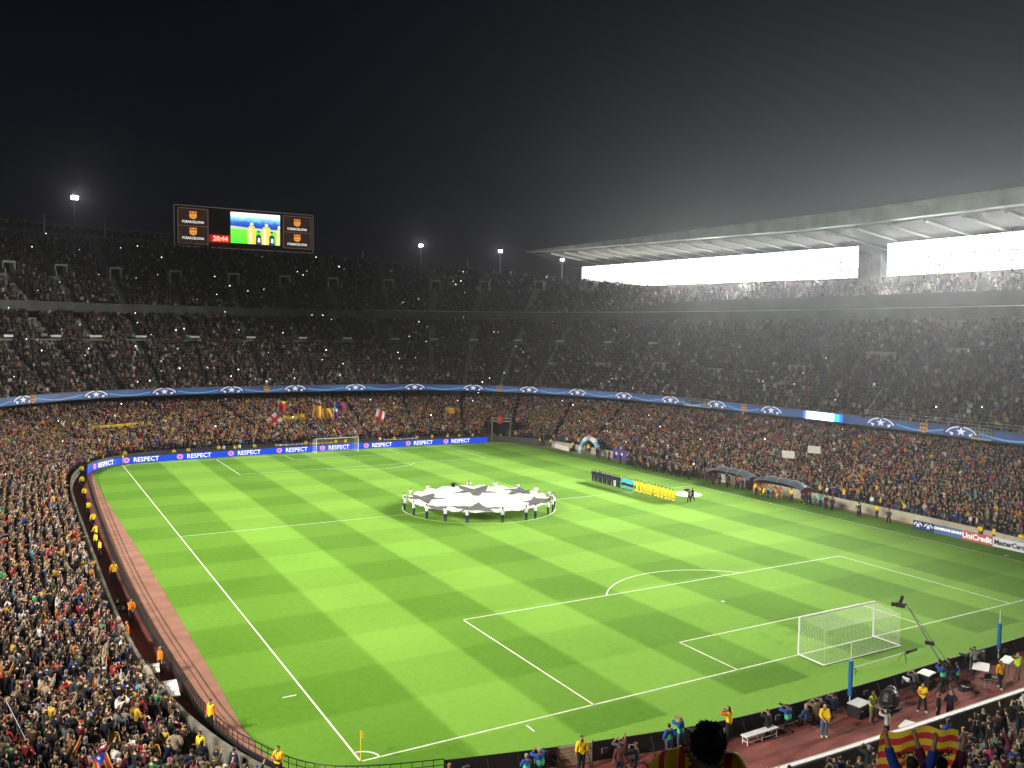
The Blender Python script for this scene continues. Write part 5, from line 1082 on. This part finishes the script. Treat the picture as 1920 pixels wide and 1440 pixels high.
# the line-up facing the main stand
FACE = RIGHTW
for k in range(13):
    y = 9.4-k*.52; P_(23.2+.04*(k % 2), y, FACE, 'player in dark navy jacket and trousers in the line-up, %s from the far end' % nth(k+1), 'team in dark navy', coat=NVY if k != 11 else (.02, .02, .05), tro=(.02, .022, .035) if k != 10 else (.65, .63, .6), pose='stand', hair=rp.choice(['short', 'short', 'bald']), scale=rp.uniform(.98, 1.06))
for k in range(5): P_(23.3, 2.55-k*.52, FACE, 'match official in cyan shirt and black shorts, %s from the navy team' % nth(k+1), 'match officials in cyan', coat=(.06, .55, .68), tro=BLK, shorts=True, pose='stand', hair='short')
P_(23.3, -.2, FACE, 'goalkeeper in pale yellow shirt and green shorts next to the officials', None, coat=(.65, .6, .15), tro=(.05, .25, .05), shorts=True, pose='stand', hair='short')
for k in range(11): P_(23.2+.05*(k % 2), -.85-k*.72, FACE, 'player in all yellow kit in the line-up, %s from the goalkeeper' % nth(k+1), 'team in yellow', coat=(.85, .7, .02), tro=(.85, .68, .02), shorts=True, pose='stand', hair=rp.choice(['short', 'short', 'bald']), scale=rp.uniform(.97, 1.05))
for k in range(10):
    P_(23.75, -1.2-k*.72, FACE, 'child mascot standing in front of the yellow team, %s from the goalkeeper' % nth(k+1), 'child mascots with the yellow team', coat=(.85, .7, .02) if k not in (3, 6) else (.1, .06, .05), tro=(.8, .65, .02), shorts=True, pose='stand', hair='short', scale=rp.uniform(.68, .76))
P_(25.1, -8.9, LEFTW+.2, 'camera operator with shoulder camera filming the end of the yellow team', 'camera crew on the grass', coat=(.05, .08, .05), tro=BLK, pose='camera', legs='walk'); P_(26.0, -8.5, LEFTW-.1, 'assistant in dark clothes behind the shoulder camera operator', 'camera crew on the grass', coat=NVY, tro=BLK, pose='front', legs='walk')
b = MB(); t = thing('shoulder_camera', (24.72, -8.85, 1.62), 'black shoulder camera held by the operator near the yellow team', 'camera', None, LEFTW); b.box((0, 0, 0), (.18, .55, .22)); b.build('camera_body', BLACK, t); b = MB(); b.tube((0, .28, 0), (0, .5, 0), .07, .09, 8); b.build('lens', BLACK, t)
# banner bearers
HA = [168, 187, 202, 218, 234, 259, 278, 287, 304, 315, 327, 152, 132, 109, 84, 71, 49, 29, 9, 348, 337]
order = sorted(range(len(HA)), key=lambda k: HA[k])
for r_, k in enumerate(order):
    a = math.radians(HA[k]); R__ = 9.05; dk = HA[k] == 84
    P_(R__*cos(a), R__*sin(a), a+pi/2, 'banner bearer in %s and dark trousers, %s counter-clockwise from the right' % ('black coat' if dk else 'white bib', nth(r_+1)), 'bearers holding the centre banner', pose='holder' if k % 2 else 'wide', coat=BLK if dk else (.62, .64, .68), tro=(.02, .025, .06), hair='short', grip=True, scale=1.0)
# behind the near goal
P_(-11.8, -61.5, 2.6, 'steward in yellow and orange jacket and jeans standing by the kneeling photographers', None, coat=(.85, .5, .01), vest=YLW, tro=JEAN, pose='front', fine=True, hair='bald', bulk=1.08, hairc=(.2, .14, .07), shoes='pale')
P_(-8.15, -61.6, 3.3, 'steward in green hi-vis vest and khaki trousers by the equipment cases', None, coat=(.06, .07, .03), vest=HIV, tro=KHA, pose='front', fine=True, hair='short', bulk=1.04)
P_(-4.4, -62.0, 2.3, 'steward in orange jacket and pale shoes standing alone on the red walkway', None, coat=ORG, vest=YLW, tro=BLK, pose='clap', legs='apart', fine=True, bulk=1.08, shoes='pale', hair='short')
P_(2.8, -62.1, 2.9, 'steward in yellow and orange jacket and white shoes right of the camera crane', None, coat=ORG, vest=YLW, tro=BLK, pose='stand', legs='walk', fine=True, bulk=1.08, shoes='pale', hair='short')
P_(5.1, -61.8, 2.2, 'steward in green hi-vis vest and khaki trousers near the right edge', None, coat=(.06, .07, .03), vest=HIV, tro=KHA, pose='phone', fine=True, hair='short')
P_(-12.8, -60.0, -.1, 'kneeling photographer in blue bib beside the boards, left of the jeans steward', 'photographers behind the near goal', coat=BIBB, vest=BIBG and None, bib=BIBG, tro=BLK, pose='camera', legs='kneel', fine=True)
P_(-11.8, -60.4, .1, 'seated photographer with white hair and blue jacket beside the kneeling one', 'photographers behind the near goal', coat=(.02, .05, .15), tro=BLK, pose='front', legs='sit', hairc=(.3, .3, .3), hair='short', fine=True)
P_(-11.0, -60.3, -.3, 'crouching photographer in khaki coat hidden behind the jeans steward', 'photographers behind the near goal', coat=KHA, tro=BLK, pose='camera', legs='kneel', hair='short')
P_(-10.4, -60.2, .2, 'crouching photographer in black jacket right of the jeans steward', 'photographers behind the near goal', coat=BLK, tro=BLK, pose='camera', legs='kneel', hair='cap')
P_(-.9, -60.9, -.3, 'crane operator in blue and green bib at the foot of the camera crane', None, coat=BIBB, bib=BIBG, tro=BLK, pose='phone', fine=True, hair='short')
P_(1.2, -60.5, .5, 'assistant in blue and green bib crouching right of the camera crane', None, coat=BIBB, bib=BIBG, tro=BLK, pose='front', legs='kneel', fine=True)
P_(3.6, -60.0, .4, 'photographer in grey coat leaning by the pale panel', None, coat=(.2, .2, .2), tro=BLK, pose='camera', legs='apart')
P_(4.3, -60.1, .2, 'photographer in black sitting between the pale panel and white table', None, coat=BLK, tro=BLK, pose='camera', legs='sit')
P_(-20.5, -59.4, -.1, 'photographer in blue and green bib standing at the boards, hands down', None, coat=BIBB, bib=BIBG, tro=(.04, .06, .1), pose='pockets', fine=True, hair='short')
P_(-19.5, -59.1, .1, 'photographer in blue and green bib raising a camera at the boards', None, coat=BIBB, bib=BIBG, tro=(.05, .07, .12), pose='phone', fine=True, hair='short', hairc=(.18, .1, .05))
P_(-27.9, -58.1, -.2, 'crouching photographer in blue and green bib at the bottom edge, left of two', None, coat=BIBB, bib=BIBG, tro=BLK, pose='front', legs='kneel', hair='short', hairc=(.25, .24, .23)); P_(-27.1, -58.0, 0, 'crouching photographer in blue and green bib at the bottom edge, right of two', None, coat=BIBB, bib=BIBG, tro=BLK, pose='camera', legs='kneel', hair='short', hairc=(.3, .27, .22))
P_(-25.05, -58.4, 2.9, 'steward in long yellow coat in front of the beige gate panel', None, coat=YLW, tro=BLK, pose='stand', fine=True, bulk=1.1, hair='short')
P_(-16.5, -59.4, .3, 'steward in orange and yellow bib beside the long white bench', None, coat=(.7, .1, .03), vest=YLW, tro=BLK, pose='camera', fine=True)
P_(-22.6, -59.6, .6, 'photographer in black bending over a camera behind the boards', None, coat=BLK, tro=BLK, pose='camera', legs='kneel', hair='cap')
P_(-23.9, -59.9, -.4, 'fan with raised arm in dark jacket standing on the red walkway', None, coat=(.1, .03, .03), tro=BLK, pose='onearm', hair='long')
for (x, y, rz, ps, lg, c, lb) in [(-14.2, -60.0, .2, 'camera', 'kneel', BLK, 'photographer in black kneeling at the boards right of the long white bench'), (-9.4, -60.15, -.2, 'camera', 'sit', NVY, 'seated photographer in navy left of the grey topped case'), (-2.3, -60.1, .1, 'camera', 'kneel', (.1, .1, .1), 'photographer in grey kneeling between the white covered camera and tall case'), (.4, -60.3, .3, 'front', 'stand', BLK, 'crane assistant in black beside the crane operator'),
    (-18.2, -59.7, -.3, 'camera', 'sit', BLK, 'seated photographer in black left of the orange bibbed steward'), (-23.0, -58.9, .1, 'camera', 'kneel', (.06, .07, .1), 'photographer in slate jacket kneeling right of the beige gate'), (-9.3, -63.4, .2, 'phone', 'stand', (.45, .45, .43), 'fan in white shirt at the near stand wall raising a phone'), (-4.9, -63.3, .4, 'stand', 'stand', BLK, 'official in black at the near stand wall, left one of a pair'), (-4.0, -63.4, -.5, 'pockets', 'stand', (.03, .03, .04), 'official in black at the near stand wall, right one of a pair')]:
    P_(x, y, rz, lb, None, coat=c, tro=BLK, pose=ps, legs=lg)
# spectators high in the near corner: the head in front of the camera and three fans with a flag
def stripes_mat(name, a, b_, k=9.0, axis=(1, .35, 0)):
    m = bpy.data.materials.new(name); m.use_nodes = True; nt = m.node_tree; N = nt.nodes; bs = N['Principled BSDF']; tc = N.new('ShaderNodeTexCoord'); vm = N.new('ShaderNodeVectorMath'); vm.operation = 'DOT_PRODUCT'; vm.inputs[1].default_value = axis
    nt.links.new(tc.outputs['Object'], vm.inputs[0]); mu = N.new('ShaderNodeMath'); mu.operation = 'MULTIPLY'; mu.inputs[1].default_value = k*2*pi/2; nt.links.new(vm.outputs['Value'], mu.inputs[0]); s_ = N.new('ShaderNodeMath'); s_.operation = 'SINE'; nt.links.new(mu.outputs[0], s_.inputs[0])
    g_ = N.new('ShaderNodeMath'); g_.operation = 'GREATER_THAN'; nt.links.new(s_.outputs[0], g_.inputs[0]); mx = N.new('ShaderNodeMixRGB'); nt.links.new(g_.outputs[0], mx.inputs[0]); mx.inputs[1].default_value = (*a, 1); mx.inputs[2].default_value = (*b_, 1); nt.links.new(mx.outputs[0], bs.inputs['Base Color']); bs.inputs['Roughness'].default_value = .85; return m
def at(px, py, s):    # point s metres along the camera axis for a full-size photo pixel (used once to seat these four)
    return CAM_LOC + (_f + R_*((px-960)/1637.5) + U_*((720-py)/1637.5))*s
HEADW = tuple(at(1326, 1388, 4.7))
fg = make_person((HEADW[0], HEADW[1], HEADW[2]-1.63), -.35, 'dark haired fan in yellow and red striped shirt seen from behind in the foreground', None, pose='stand', coat=YLW, tro=JEAN, fine=True, hair='short', skin=(.3, .17, .11), hairc=(.008, .007, .006), coatname='shirt')
sh = [c for c in fg.children if c.name.startswith('shirt')][0]; sh.data = sh.data.copy(); sh.data.materials[0] = stripes_mat('striped_shirt', (.75, .5, .02), (.5, .02, .02), 16, (1, -.25, .35))
hr = [c for c in fg.children if c.name.startswith('hair')][0]; hr.data = hr.data.copy()
mb = MB(); q_ = random.Random(3); hc_ = Vector((0, .02, 1.665))
for k in range(2600):     # tousled strands over the skull
    a = q_.uniform(0, 2*pi); e = q_.uniform(-.25, 1.5); d = Vector((cos(a)*cos(e), sin(a)*cos(e), sin(e)))
    if d.y > .35 and d.z < .55: continue
    p = hc_ + Vector((d.x*.088, d.y*.1-.01, d.z*.112)); tip = p+d*q_.uniform(.001, .007)+Vector((q_.uniform(-.018, .018), q_.uniform(-.018, .018), q_.uniform(-.022, .008)))
    mb.tube(p, tip, .0045, .001, 3, False)
for k in range(70):
    p = hc_+Vector((q_.uniform(-.045, .045), q_.uniform(-.05, .03), .105)); mb.tube(p, p+Vector((q_.uniform(-.03, .03), q_.uniform(-.03, .02), q_.uniform(.004, .02))), .004, .001, 3, False)
mb.v = [tuple(v) for v in mb.v]; hs = mb.build('hair_strands', M_HAIR, fg); hs['hc'] = [.008, .007, .006]
fg.rotation_euler = (RAD(40), 0, -.55); bpy.context.view_layer.update(); fg.location += Vector(HEADW)-(fg.matrix_world @ Vector((0, .02, 1.66)))
FANS = [((1711, 1432), 13.0, (.02, .06, .38), 'fan in bright blue jersey holding up the left half of the striped flag'), ((1766, 1432), 13.2, (.13, .02, .06), 'fan in dark maroon jersey holding up the right half of the striped flag')]
for (p, s_, c, lb) in FANS:
    w = at(*p, s_); make_person((w.x, w.y, w.z-1.64), -YAW-.1, lb, 'fans holding the flag', pose='flag', coat=c, tro=JEAN, fine=True, hair='short', grip=True, coatname='jersey', scale=1.0)
fA, fB = at(1650, 1378, 13.7), at(1800, 1374, 13.9); fv = (fB-fA); fv.z = 0; W_ = fv.length; th = atan2(fv.y, fv.x)
t = thing('catalan_flag', fA, 'yellow and red striped flag with reversed black lettering, held up by two fans', 'flag', None, th)
nU, nV, H_ = 48, 36, .92; b = MB(); peak = lambda u: .10*(1-abs(u-.5)*2)+.015*sin(u*23)
b.v = [(W_*u, .03*sin(u*14+v*3)*(1)+.05*(v), -H_*v+peak(u)*(1-.3*v)-.02*sin(u*9)*v) for v in [j/nV for j in range(nV+1)] for u in [i/nU for i in range(nU+1)]]
for j in range(nV):
    for i in range(nU): b.f.append((j*(nU+1)+i, j*(nU+1)+i+1, (j+1)*(nU+1)+i+1, (j+1)*(nU+1)+i)); b.m.append(int(j/nV*9) % 2)
def translucent(src, name):
    m = src.copy(); m.name = name; nt = m.node_tree; pb_ = nt.nodes['Principled BSDF']; tl = nt.nodes.new('ShaderNodeBsdfTranslucent'); tl.inputs[0].default_value = pb_.inputs['Base Color'].default_value
    ad = nt.nodes.new('ShaderNodeMixShader'); ad.inputs[0].default_value = .55; nt.links.new(pb_.outputs[0], ad.inputs[1]); nt.links.new(tl.outputs[0], ad.inputs[2]); nt.links.new(ad.outputs[0], nt.nodes['Material Output'].inputs[0]); return m
b.build('cloth', [translucent(FY, 'thin_yellow_cloth'), translucent(FR, 'thin_red_cloth')], t, smooth=True)
tr_ = Matrix.Rotation(pi/2, 3, 'X') @ Matrix.Diagonal((-1, 1, 1))
for s__, x_, z_, sz, tl in (('NOMES LA VICTORIA', W_*.5, -.33, .15, 0), ('VICTORIA', W_*.26, -.42, .13, 0), ('AVUI', W_*.55, -.66, .16, 0)):
    if s__ == 'VICTORIA': continue
    o = text_mesh(s__, 'flag_lettering', FK, sz, t, Vector((x_, -.06, z_)), tr_, .004, .004, .74)
tt = [o for o in t.children if 'lettering' in o.name]
for o in tt: o.data = o.data.copy()

# ------------------------------------------------------------------ the crowd
KINDS = [('stand', 'short', 1.05), ('clap', 'short', 1.0), ('phone', 'short', 1.05), ('armsup', 'short', 1.0), ('stand', 'long', .95), ('clap', 'long', .95), ('onearm', 'cap', 1.05), ('crossed', 'cap', 1.1), ('pockets', 'short', 1.12), ('front', 'bald', 1.08)]
KP = [.2, .2, .09, .03, .11, .07, .06, .1, .09, .05]
CM = [crowd_mesh(*k) for k in KINDS]
PAL = [((.012, .012, .014), .27, 'black'), ((.035, .035, .04), .13, 'charcoal'), ((.015, .022, .06), .12, 'navy'), ((.09, .06, .04), .09, 'brown'), ((.14, .14, .14), .07, 'grey'), ((.06, .065, .035), .05, 'olive'), ((.16, .02, .045), .07, 'maroon'), ((.42, .03, .025), .035, 'red'), ((.02, .05, .24), .035, 'blue'), ((.65, .64, .6), .05, 'white'), ((.4, .32, .22), .05, 'beige'), ((.6, .36, .03), .013, 'gold'), ((.5, .17, .03), .012, 'orange'), ((.05, .3, .12), .008, 'green'), ((.5, .06, .2), .007, 'pink'), ((.1, .35, .55), .01, 'light blue')]
pc = np.array([p[0] for p in PAL]); lum_ = pc.mean(1, keepdims=True); pc = np.clip(lum_+(pc-lum_)*.98, .004, 1); pw = np.array([p[1] for p in PAL]); pw /= pw.sum()
Cn = np.array(CAM_LOC); Fn, Rn, Un = np.array(_f), np.array(R_), np.array(U_)
def project(P):
    d = P-Cn; z = d@Fn; zz = np.where(z < .1, .1, z); return 960+1637.5*(d@Rn)/zz, 720-1637.5*(d@Un)/zz, z
RA = np.array(RIB0[:-1]); NA = np.array(NRM[:-1]); WA = np.array(WALL[:-1]); M_ = len(RA)
def rows(nrow, posf, zf, occ, skip, step, tier, ok=None, aw=.7, r0=0):
    out = []
    for r in range(r0, nrow):
        A = np.array([posf(i, r+.45) for i in range(M_)]); B = np.roll(A, -1, 0); L = np.hypot(*(B-A).T); S = np.concatenate([[0], np.cumsum(L)]); n = int(S[-1]/step)
        s = (np.arange(n)+rng.uniform(0, 1))*S[-1]/n+rng.normal(0, .05, n); s %= S[-1]; k = np.clip(np.searchsorted(S, s, 'right')-1, 0, M_-1); t = (s-S[k])/np.maximum(L[k], 1e-6)
        p = A[k]+(B[k]-A[k])*t[:, None]; nr = NA[k]
        m = rng.random(n) < (occ(k, r) if callable(occ) else occ)
        u = k+t
        for a in skip: m &= np.abs(u-a-.5) > aw/np.maximum(.3, 1)
        if ok is not None: m &= ok(k, r)
        z = np.array([zf(r, int(i)) for i in k]) if tier == 2 else np.array([zf(r, int(i)) for i in k]) if tier == 1 else np.full(n, zf(r))
        out.append(np.column_stack([p+rng.normal(0, .11, (n, 2)), z, nr, np.full(n, r), k, np.full(n, tier)])[m])
    return np.concatenate(out)
gst = min(range(NS-1), key=lambda k: hypot(WALL[k][0]-33.4, WALL[k][1]-55.6)); gate_ok = lambda k, r: ~((abs(k-gst) <= 3) & (r < 7))
vz = np.array([zfun3(i) for i in range(M_)])
v3 = np.zeros(M_, bool)
for i in vom3: v3[i-1:i+2] = True
vv2 = np.zeros(M_, bool)
for i in vom2: vv2[i-1:i+2] = True
Rw1 = rows(NR1, pos1, Z1, lambda k, r: np.where(np.array(NEARE)[k] == 1, .5 if r < 3 else .92, .97), AIS, .5, 1, gate_ok, .45)
Rw2 = rows(NR2, pos2, Z2, lambda k, r: .86 if r < 15 else .74, AIS2, .52, 2, lambda k, r: ~(vv2[k] & (abs(r-16) < 2)), .6)
Rw3 = rows(NR3, pos3, Z3, lambda k, r: np.where((k > 30) & (k < 190), .3, .66 if r < 18 else .52), AIS2, .54, 3, lambda k, r: (Z3(r)+.4 < vz[k]) & ~(v3[k] & (r > 8) & (r < 15)), .6)
Rup = []
for r in range(9):
    for i in range(268, 330):
        for q in (0, .5):
            if rng.random() < .55: p = off(i, 46.45+r*.9); f = max(0, min(1, (i-268)/38)); Rup.append([p[0]+q*-.9, p[1]+q*.3, 41.5+r*.62-(1-f)*r*.62+.62, *NRM[i], r, i, 4])
Rpr = [[39.0+rng.uniform(-.9, .5), y, 0, 1, 0, 9, 160, 1.4] for y in np.linspace(22, 3.4, 70)]
ALL = np.concatenate([Rw1, Rw2, Rw3, np.array(Rup), np.array(Rpr)])
px_, py_, pz_ = project(ALL[:, :3]+np.array([0, 0, 1.2]))
keep = (pz_ > 12) & (px_ > -110) & (px_ < 2030) & (py_ < 1560) & ~((ALL[:, 7] == 2) & (ALL[:, 1] < -55)) & ~((ALL[:, 7] == 3) & (ALL[:, 1] < -45))
# leave room behind the lamps / pillar
keep &= ~((ALL[:, 7] == 3) & (ALL[:, 0] > 101))
ALL = ALL[keep]; px_, py_, pz_ = px_[keep], py_[keep], pz_[keep]; N_ = len(ALL)
kind = rng.choice(len(KINDS), N_, p=np.array(KP)/sum(KP)); ci = rng.choice(len(PAL), N_, p=pw)
far_gold = (ALL[:, 7] == 1) & (rng.random(N_) < np.where(ALL[:, 1] > 50, .085, .03)); ci[far_gold] = rng.choice([11, 12, 7], int(far_gold.sum()), p=[.5, .3, .2])
sat_ = np.where(ALL[:, 7] > 1.5, .5, 1.0)[:, None]; c_ = pc[ci]; l_ = c_.mean(1, keepdims=True); col = (l_+(c_-l_)*sat_)*rng.uniform(.6, 1.2, (N_, 1))*np.where(ALL[:, 7] > 1.5, .85, 1.0)[:, None]; skin = np.array(SK)[rng.integers(0, len(SK), N_)]*rng.uniform(.6, 1.2, (N_, 1))*np.where(ALL[:, 7] < 1.5, 1.25, .9)[:, None]  # upper-tier dimness and veil painted into duller coats; lower-tier face highlights into skin
hcol = np.array(HC)[rng.choice(6, N_, p=[.3, .25, .2, .1, .08, .07])]; capm = np.isin(kind, [6, 7]); hcol[capm] = pc[rng.choice(len(PAL), capm.sum(), p=pw)]
tcol = np.array([(.015, .015, .02), (.05, .07, .13), (.03, .03, .03), (.1, .08, .06)])[rng.choice(4, N_, p=[.45, .3, .15, .1])]
yaw = np.arctan2(-ALL[:, 1]*.55-ALL[:, 4]*20, -ALL[:, 0]*.55-ALL[:, 3]*20)-pi/2+rng.normal(0, .28, N_); scl = rng.uniform(.88, 1.06, N_)
size = scl*1637.5*1.7/pz_
inside = (px_ > 8) & (px_ < 1912) & (py_ < 1425) & (py_ > 0)
hid = (ALL[:, 0] > -36) & (ALL[:, 7] == 1) & (px_ > 1640) & (px_ < 1805) & (py_ > 1365)
cand = np.where(inside & ~hid)[0]; big = cand[np.argsort(-size[cand])[:96]]; isbig = np.zeros(N_, bool); isbig[big] = True
WORD = {'stand': 'arms down', 'clap': 'clapping', 'phone': 'holding up a phone', 'armsup': 'both arms raised', 'onearm': 'one arm raised', 'crossed': 'arms folded', 'pockets': 'hands in pockets', 'front': 'hands together'}
HW = {'short': 'short hair', 'long': 'long hair', 'cap': 'a hat', 'bald': 'thinning hair'}
def WHERE(x, y):
    if x < 700: return ('at the left edge' if x < 90 else 'near the left edge' if x < 220 else 'near the barrier' if x > 380 else 'left of the tables')+(', bottom' if y > 1350 else '')
    return 'below the bench' if x < 1480 else 'left of the flag' if x < 1650 else 'behind the flag' if x < 1805 else 'at the right edge' if x > 1870 else 'right of the flag'
PROTO = [None]*len(KINDS); used = {}
for i in big:
    k = int(kind[i]); o = bpy.data.objects.new('person', CM[k]); COL.objects.link(o); o.location = ALL[i, :3]; o.rotation_euler = (0, 0, yaw[i]); o.scale = (scl[i],)*3
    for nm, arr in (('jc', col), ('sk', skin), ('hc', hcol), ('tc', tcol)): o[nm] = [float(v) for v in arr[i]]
    r = int(ALL[i, 5]); left = px_[i] < 700
    seg_ = ('left stand' if left else 'stand behind the near goal'); pos_ = int(px_[i]/1920*100); hp = int(py_[i]/1440*100)
    lb = 'spectator in %s coat with %s, %s, in row %d of the %s, %d%% across and %d%% down the photo' % (PAL[ci[i]][2], HW[KINDS[k][1]], WORD[KINDS[k][0]], r+1, seg_, pos_, hp)
    lb = '%s coated spectator, %s, %s, %s row, %s' % (PAL[ci[i]][2], HW[KINDS[k][1]], WORD[KINDS[k][0]], nth(r+1), WHERE(px_[i], py_[i]))
    tag(o, lb, 'person', 'spectators in the lower tier, %s' % seg_)
    if PROTO[k] is None: PROTO[k] = o
for k in range(len(KINDS)):
    if PROTO[k] is None:     # every kind of figure exists as a real person somewhere
        i = cand[np.argsort(-size[cand])[97+k]]; o = bpy.data.objects.new('person', CM[k]); COL.objects.link(o); o.location = ALL[i, :3]; o.rotation_euler = (0, 0, yaw[i]); isbig[i] = True
        for nm, arr in (('jc', col), ('sk', skin), ('hc', hcol), ('tc', tcol)): o[nm] = [float(v) for v in arr[i]]
        tag(o, 'spectator in %s coat, %s, %s, %d%% across and %d%% down' % (PAL[ci[i]][2], HW[KINDS[k][1]], WORD[KINDS[k][0]], int(px_[i]/19.2), int(py_[i]/14.4)), 'person', 'spectators in the lower tier'); PROTO[k] = o
rest = np.where(~isbig)[0]; n = len(rest)
me = bpy.data.meshes.new('crowd'); me.vertices.add(n); me.vertices.foreach_set('co', ALL[rest, :3].astype(np.float32).ravel())
for nm, arr in (('jc', col), ('sk', skin), ('hc', hcol), ('tc', tcol)):
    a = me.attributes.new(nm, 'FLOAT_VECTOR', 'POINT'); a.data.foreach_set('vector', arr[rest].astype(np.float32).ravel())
a = me.attributes.new('kind', 'INT', 'POINT'); a.data.foreach_set('value', kind[rest].astype(np.int32))
a = me.attributes.new('turn', 'FLOAT_VECTOR', 'POINT'); a.data.foreach_set('vector', np.column_stack([np.zeros(n), np.zeros(n), yaw[rest]]).astype(np.float32).ravel())
a = me.attributes.new('size', 'FLOAT', 'POINT'); a.data.foreach_set('value', scl[rest].astype(np.float32))
co = bpy.data.objects.new('crowd', me); COL.objects.link(co); tag(co, 'dense crowd of standing spectators filling all the tiers', 'crowd', kind='stuff')
ng = bpy.data.node_groups.new('crowd_nodes', 'GeometryNodeTree'); ng.interface.new_socket('Geometry', in_out='INPUT', socket_type='NodeSocketGeometry'); ng.interface.new_socket('Geometry', in_out='OUTPUT', socket_type='NodeSocketGeometry')
gn = ng.nodes; gl = ng.links; gi_ = gn.new('NodeGroupInput'); go_ = gn.new('NodeGroupOutput'); iop = gn.new('GeometryNodeInstanceOnPoints'); gti = gn.new('GeometryNodeGeometryToInstance')
for k in reversed(range(len(KINDS))):
    oi = gn.new('GeometryNodeObjectInfo'); oi.inputs['Object'].default_value = PROTO[k]; oi.inputs['As Instance'].default_value = False; oi.transform_space = 'ORIGINAL'; gl.new(oi.outputs['Geometry'], gti.inputs[0])
def na(nm, ty):
    x = gn.new('GeometryNodeInputNamedAttribute'); x.data_type = ty; x.inputs['Name'].default_value = nm; return x.outputs[0]
gl.new(gi_.outputs[0], iop.inputs['Points']); gl.new(gti.outputs[0], iop.inputs['Instance']); iop.inputs['Pick Instance'].default_value = True
gl.new(na('kind', 'INT'), iop.inputs['Instance Index']); e2r = gn.new('FunctionNodeEulerToRotation'); gl.new(na('turn', 'FLOAT_VECTOR'), e2r.inputs[0]); gl.new(e2r.outputs[0], iop.inputs['Rotation'])
cx = gn.new('ShaderNodeCombineXYZ'); sz = na('size', 'FLOAT'); [gl.new(sz, cx.inputs[q]) for q in range(3)]; gl.new(cx.outputs[0], iop.inputs['Scale']); gl.new(iop.outputs[0], go_.inputs[0])
md = co.modifiers.new('crowd', 'NODES'); md.node_group = ng
print('CROWD', n, 'individuals', len(big))

# ------------------------------------------------------------------ phone lights held up in the stands
PHM = mat('phone_flash', (.9, .9, .9), .4, emit=(.95, .97, 1), es=7.0)
idx_ = np.where((px_ > 0) & (px_ < 1920) & (pz_ > 90) & (ALL[:, 7] > .5))[0]
wt = np.where(ALL[idx_, 7] == 2, 1.0, np.where(ALL[idx_, 7] == 3, .8, .28)); wt = wt*np.where(px_[idx_] < 1250, 1, .55)
ch = rng.choice(idx_, 150, replace=False, p=wt/wt.sum()); ph0 = None
TN = {1: 'lower', 2: 'middle', 3: 'upper', 4: 'topmost'}
for i in ch:
    p = ALL[i, :3]+np.array([0, 0, 1.95*scl[i]])-np.array([ALL[i, 3], ALL[i, 4], 0])*.42; rz = atan2(ALL[i, 4], ALL[i, 3])-pi/2
    xx = px_[i]; lb = 'phone held up with its light on in the %s tier %s' % (TN[int(ALL[i, 7])], 'at the far left' if xx < 160 else 'left of the scoreboard' if xx < 330 else 'below the scoreboard crests' if xx < 430 else 'below the video screen' if xx < 590 else 'right of the scoreboard' if xx < 740 else 'below the middle mast' if xx < 860 else 'left of the roof tip' if xx < 980 else 'below the roof tip' if xx < 1100 else 'below the left lamp bank' if xx < 1630 else 'below the right lamp bank')
    if ph0 is None:
        ph0 = thing('phone', tuple(p), lb, 'phone', 'phones shining in the stands', rz); b = MB(); b.box((0, 0, 0), (.08, .012, .16)); b.build('phone_body', BLACK, ph0); b = MB(); b.box((0, -.02, .03), (.15, .02, .13)); b.build('flash', PHM, ph0)
    else: d = dup(ph0, tuple(p), rz, label=lb); d.scale = (float(rng.uniform(.45, 1.2)),)*3

# ------------------------------------------------------------------ the night air
hz = MB(); hz.box((0, 20, 34), (420, 460, 75)); hm = bpy.data.materials.new('haze'); hm.use_nodes = True; nt = hm.node_tree
nt.nodes.remove(nt.nodes['Principled BSDF']); pv = nt.nodes.new('ShaderNodeVolumePrincipled'); pv.inputs['Color'].default_value = (.93, .96, 1, 1)
pv.inputs['Density'].default_value = HAZE; pv.inputs['Anisotropy'].default_value = .8; nt.links.new(pv.outputs[0], nt.nodes['Material Output'].inputs['Volume'])
tag(hz.build('haze', hm), kind='stuff')
